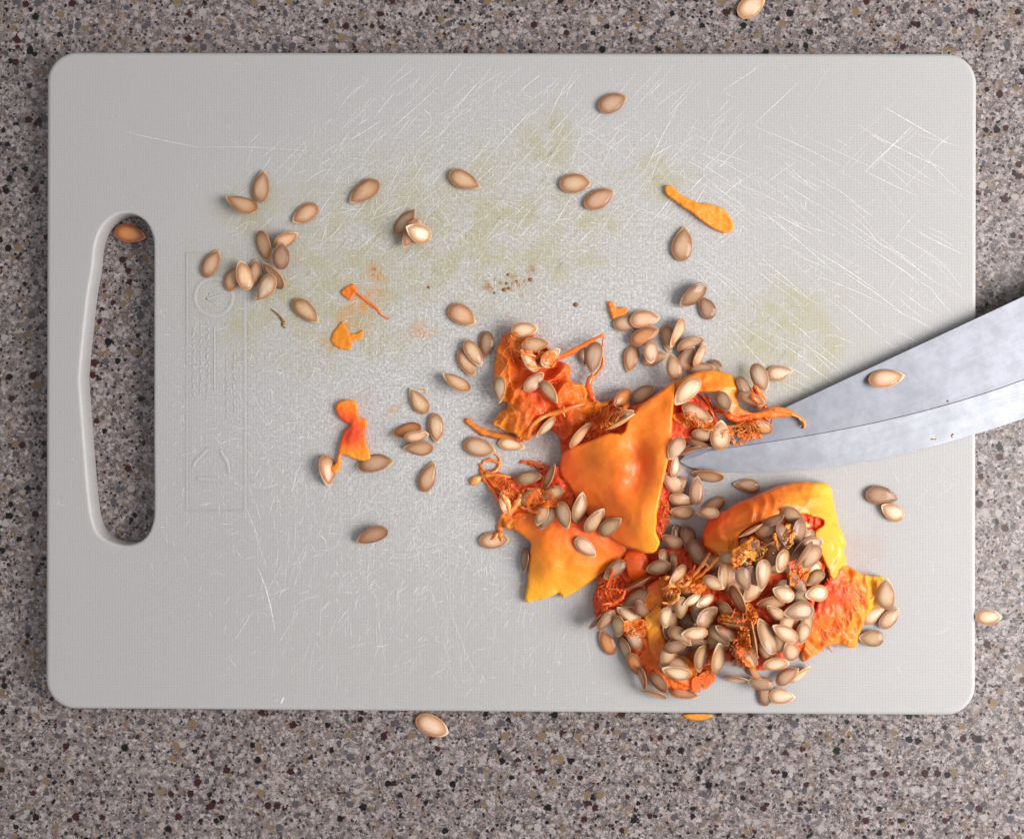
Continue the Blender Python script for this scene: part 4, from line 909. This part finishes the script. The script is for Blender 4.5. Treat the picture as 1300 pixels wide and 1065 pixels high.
Vf, Ff, Af = tubes([strand(fA((502, 930), (545, 965), (575, 1000), (572, 1030), (592, 1048)), .32, .1, .05, wob=.4), strand(fA((560, 985), (580, 1010), (572, 1035)), .5, .1, .05, 8, wob=.2)])
o = link('brown_fibre', mesh('brown_fibre', Vf, Ff, True, {'tone': Af}), None, M_CRUMB); tag(o, 'short curled brown fibre on the board near the loose seed cluster', 'fibre')

FZ = {}
FZ['crum'] = fuzz(80, CR, 8, 34, .12, .32, lift=(.1, 1.0)) + fuzz(30, fC((100, 140), (380, 110), (540, 300), (560, 440), (300, 450), (120, 300)), 8, 28, .12, .35, lift=(.2, 1.2), tones=(0, .4))
FZ['heap'] = fuzz(170, BED, 8, 26, .1, .3, lift=(-.2, 1.1), curl=1.4, tones=(0, .5))
FZ['chunk'] = fuzz(110, fM((200, 570), (440, 620), (440, 720), (380, 950), (120, 1000), (110, 880), (230, 700)), 14, 40, .12, .28, ang=-62, spread=14, lift=(.0, .3), curl=.5, tones=(.05, .45))
# seeds half buried in the pulp, seen between the upper ones
for _ in range(46):
    while True:
        qx, qy = (random.uniform(965, 1042), random.uniform(652, 700)) if _ < 7 else (random.uniform(850, 1035), random.uniform(690, 845))
        if inside(BED, np.array([[qx, qy]]))[0] and not (870 < qx < 935 and qy > 838): break
    a = random.uniform(0, 6.28); L_ = random.uniform(17, 20)
    SEEDS.append(dict(b=(qx - L_ * math.cos(a), qy - L_ * math.sin(a)), t=(qx + L_ * math.cos(a), qy + L_ * math.sin(a)), w=random.uniform(20, 24), tone=random.choice('tbtgp'), lay=.5, cl=HEAP, label=None, roll=random.uniform(-35, 35)))
for e in [e for e in SEEDS if e['lay'] == .5]: place(e)

# ------------------------------------------------------------------ seeds lying on the pieces
for lay in (1, 2, 3):
    for e in [e for e in SEEDS if e['lay'] == lay]: place(e)

# ------------------------------------------------------------------ slimy membranes left between the seeds
def web(parent, poly, tone, seed, holes=.5, th=.7):
    sheet('pulp_web', poly, None, th, parent, M_PULP, ((0, 0, tone + .15),), (.25, .06, .1, .15), .45, .05, seed=seed, jag=3.2, holes=holes, step=1.2, drape=True, edge=.8)
web(chunk, fK((0, 470), (120, 360), (200, 320), (250, 420), (330, 440), (240, 540), (120, 520), (40, 620), (0, 600)), .1, 31.1, .45, 1.0)
web(chunk, fK((390, 300), (470, 250), (540, 180), (620, 230), (590, 330), (560, 420), (500, 430), (430, 420)), .25, 32.2, .45, 1.0)
web(chunk, fK((540, 640), (720, 620), (730, 720), (620, 790), (550, 760)), -.1, 33.3)
web(heap, fI((-20, 470), (130, 460), (320, 430), (470, 500), (440, 640), (300, 640), (200, 600), (120, 740), (0, 780)), -.05, 34.4, .48, 1.0)
web(heap, fL((20, 340), (160, 300), (190, 520), (240, 690), (150, 660), (50, 640)), -.3, 35.5)
web(heap, fI((640, 900), (760, 830), (880, 880), (960, 760), (1060, 800), (1080, 930), (960, 940), (680, 990)), -.1, 36.6)
web(heap, fG((140, 560), (240, 440), (350, 400), (470, 560), (480, 680), (400, 780), (220, 830), (130, 860)), -.7, 37.7, .42, 1.0)
web(heap, fH((450, 80), (700, 60), (720, 220), (600, 270), (500, 240)), -.2, 38.8, .4)
web(heap, fJ((380, 650), (560, 560), (600, 700), (560, 800), (430, 860), (330, 850)), -.45, 39.9, .5)
web(fold, fN((560, 470), (760, 460), (720, 560), (880, 560), (900, 640), (700, 640), (600, 640)), -.35, 40.3, .52)
web(big, fS((980, 860), (1140, 720), (1270, 690), (1230, 790), (1100, 880), (1010, 930)), -.25, 41.4, .5)
web(crum, fC((150, 170), (270, 150), (360, 200), (330, 300), (560, 300), (540, 420), (330, 420), (200, 330)), -.25, 42.5, .52)
web(torn, fE((100, 440), (230, 420), (330, 450), (440, 520), (420, 600), (300, 560), (160, 540)), -.3, 43.6, .48)

# ------------------------------------------------------------------ strands
fibres(sh2, [strand(f5((205, 85), (245, 118), (285, 148), (310, 178), (340, 193)), .32, .35, .05, wob=.5), strand(f5((215, 95), (260, 135), (300, 160)), .25, .3, .05, wob=.8)])
U = random.uniform
paths = [strand(fC((450, 330), (570, 355), (680, 320), (790, 260), (880, 210), (975, 165)), .75, .35, .4, hs=[5, 4, 3, 3, 4, 4]), strand(fC((470, 350), (600, 365), (700, 330), (860, 225)), .4, .2, .4, hs=[5, 4, 3, 3.5]),
         strand(fC((975, 165), (970, 300), (965, 420), (900, 520), (840, 590), (890, 700)), .5, .3, .3, hs=[4, 3.5, 3, 2.5, 3, 5]), strand(fC((880, 500), (845, 590), (870, 660), (900, 730)), 1.0, .25, .3, hs=[3, 3.2, 4, 5]), strand(fC((930, 470), (870, 560), (850, 620)), .5, .4, .3, hs=[2.5, 3, 4]),
         strand(fC((320, 1040), (380, 920), (480, 855), (600, 815), (700, 780), (820, 745)), .8, .5, .8), strand(fC((640, 770), (630, 810), (645, 860)), .3, .9, .8),
         strand(fC((200, 290), (290, 320), (400, 350)), .6, .4, .3), strand(fC((300, 410), (400, 440), (520, 440), (570, 400)), .5, .5, .4),
         strand(fS((170, 815), (240, 870), (330, 910), (450, 930), (560, 955)), 1.2, .45, .2, wob=.6), strand(fS((185, 822), (280, 895), (420, 930), (540, 940)), .9, .3, .3)]
paths += FZ['crum']
fibres(crum, paths)
paths = fuzz(70, [(740, 530), (776, 506), (800, 520), (770, 548), (745, 558)], 8, 26, .12, .3, lift=(.1, 1.4), tones=(0, .45)) + fuzz(40, fF((0, 480), (110, 560), (140, 700), (60, 820), (-20, 900)), 6, 20, .15, .35, lift=(.2, 2), tones=(.1, .7))
fibres(big, paths)
LACE = fE((100, 430), (280, 430), (430, 520), (600, 520), (740, 470), (930, 460), (900, 570), (780, 640), (700, 700), (600, 700), (520, 640), (400, 580), (200, 530))
paths = fuzz(150, LACE, 6, 24, .12, .34, lift=(.1, 1.3), curl=1.8, tones=(.15, .8)) + fuzz(40, fE((100, 430), (280, 430), (440, 520), (420, 580), (160, 530)), 10, 28, .15, .4, ang=-10, spread=20, lift=(.3, 1.5), tones=(.1, .6))
paths += [strand(fE((300, 250), (360, 300), (400, 370), (440, 460)), .6, .2, .5), strand(fE((380, 270), (420, 350), (430, 440)), .4, .1, .5), strand(fE((420, 350), (520, 430), (640, 480), (760, 450)), .9, .2, .3), strand(fE((780, 190), (830, 260), (850, 340), (880, 380)), .9, .35, .3), strand(fE((760, 220), (770, 290), (830, 350)), .7, .3, .3),
          strand(fE((950, 400), (1060, 430), (1150, 460), (1205, 520), (1190, 560)), .5, .5, .2)]
fibres(torn, paths)
RING = fN((160, 220), (210, 180), (290, 190), (335, 220), (300, 290), (230, 305), (180, 280), (150, 220))
paths = [strand(RING, .55, .45, .1, 30), strand(fN((150, 230), (175, 330), (230, 420), (290, 510), (350, 600)), .6, .3, .1), strand(fN((290, 100), (330, 170), (330, 240), (270, 290)), .4, .5, .1), strand(fN((55, 400), (120, 355), (200, 330), (300, 330), (440, 350)), .8, .5, .1), strand(fN((60, 410), (110, 370), (160, 340)), 1.3, .7, .1, 10),
         strand(fN((200, 340), (280, 420), (370, 480), (470, 520)), .6, .3, .2), strand(fN((380, 690), (350, 780), (345, 860), (350, 940)), 1.1, .5, .1, wob=.5), strand(fN((345, 870), (300, 920), (265, 950)), .6, .5, .1), strand(fN((350, 900), (355, 960)), .6, .5, .1, 8),
         strand(fN((540, 640), (620, 660), (700, 690), (760, 690)), .6, .6, .4), strand(fN((530, 210), (600, 195), (680, 215), (740, 240), (800, 220)), .6, .2, .1), strand(fN((660, 200), (700, 240), (760, 250)), .7, .4, .1), strand(fN((430, 690), (470, 640), (520, 570), (545, 510)), 1.1, .6, .5), strand(fN((360, 520), (420, 600), (430, 690)), .9, .7, .5)]
paths += fuzz(120, fN((150, 320), (440, 330), (540, 480), (560, 620), (420, 640), (330, 560), (240, 440)), 7, 24, .1, .28, lift=(.1, 1.3), curl=1.5, tones=(.1, .6)) + fuzz(25, fN((520, 190), (800, 200), (800, 280), (620, 250)), 6, 16, .1, .25, lift=(.1, .8), tones=(0, .4)) + fuzz(40, fN((540, 480), (900, 420), (900, 560), (640, 640)), 6, 20, .1, .28, tones=(0, .4))
fibres(fold, paths)
paths = FZ['heap'] + fuzz(70, fI((620, 880), (760, 780), (900, 900), (1000, 700), (1065, 900), (1060, 1060), (660, 1060)), 6, 20, .14, .38, lift=(.1, 1.2), curl=1.5, tones=(.05, .45)) + fuzz(45, fL((0, 340), (150, 300), (180, 520), (230, 700), (60, 680)), 6, 20, .14, .38, lift=(.1, 1), curl=1.5, tones=(.05, .4)) + fuzz(30, fI((300, 470), (480, 520), (460, 640), (320, 640)), 5, 14, .2, .5, lift=(.2, 1.2), tones=(.2, .6)) + fuzz(70, fG((150, 500), (330, 400), (480, 650), (420, 780), (180, 850)), 8, 24, .12, .32, lift=(.1, 1.2), curl=2, tones=(0, .25))
paths += fuzz(60, fI((-20, 480), (320, 440), (300, 620), (0, 740)), 8, 26, .15, .4, ang=20, spread=30, lift=(.2, 1.6), tones=(.1, .7)) + fuzz(50, fH((450, 80), (700, 80), (700, 260), (500, 230)), 5, 16, .15, .35, lift=(.1, 1.2), tones=(.1, .6)) + fuzz(40, fJ((760, 300), (1000, 250), (1000, 450), (820, 600)), 6, 18, .12, .3, tones=(0, .3))
paths += [strand(fI((540, 190), (470, 310), (400, 400), (350, 470)), .55, .65, .5, hs=[13, 12, 11, 10]), strand(fI((640, 240), (560, 330), (470, 420), (370, 490)), .6, .5, .5, hs=[13, 12, 11, 9.5]), strand(fI((490, 300), (530, 360)), .35, .7, .5, 8, hs=[12.3, 12]), strand(fI((380, 330), (350, 400), (340, 450)), .5, .3, .4, hs=[8, 8, 9]),
          strand(fI((0, 600), (130, 565), (260, 560), (330, 500)), .7, .6, .8), strand(fI((0, 750), (110, 760), (180, 700), (190, 640)), .6, .6, .8), strand(fG((210, 770), (330, 760), (440, 700), (470, 620)), .6, .15, .7), strand(fG((270, 590), (330, 420), (350, 380)), .5, .2, .7), strand(fG((280, 590), (400, 610), (470, 600)), .5, .25, .7)]
fibres(heap, paths)
paths = fuzz(50, fK((0, 500), (230, 300), (330, 420), (240, 560), (40, 620)), 6, 20, .15, .45, lift=(.3, 2), tones=(.3, .8)) + fuzz(60, fK((400, 280), (560, 200), (620, 260), (580, 400), (460, 420)), 5, 18, .2, .5, ang=70, spread=30, lift=(.3, 2), tones=(.4, .9)) + fuzz(30, fK((560, 640), (720, 620), (700, 780), (600, 780)), 5, 16, .15, .4, tones=(.2, .5))
paths += [strand(fK((540, 170), (560, 260), (530, 340), (560, 430)), 1.6, .8, .5, hs=[14.5, 13.5, 13, 12]), strand(fK((600, 180), (640, 170), (690, 200), (740, 210)), 1.2, .85, .5, hs=[14, 14, 14, 13.5]), strand(fK((690, 210), (700, 270), (740, 330)), 1.2, .85, .5, hs=[13.8, 13.5, 13]), strand(fK((430, 260), (470, 330), (490, 420)), 1.4, .75, .5, hs=[13, 12.5, 12]),
          strand(fK((190, 310), (230, 420), (230, 500), (180, 490)), 1.5, .6, .5, hs=[14.5, 13, 12, 12]), strand(fK((100, 460), (170, 520), (230, 500)), .9, .65, .5, hs=[13.5, 12, 12]), strand(fK((410, 380), (420, 460), (390, 560)), .6, .9, .6), strand(fK((390, 470), (450, 455)), .5, .95, .6, 8), strand(fK((580, 330), (640, 300), (700, 295)), .4, .9, .5, hs=[12, 12.5, 13])]
paths += FZ['chunk']
fibres(chunk, paths)
for r in (heap, chunk, big, fold, crum, torn, *R_): settle(r)
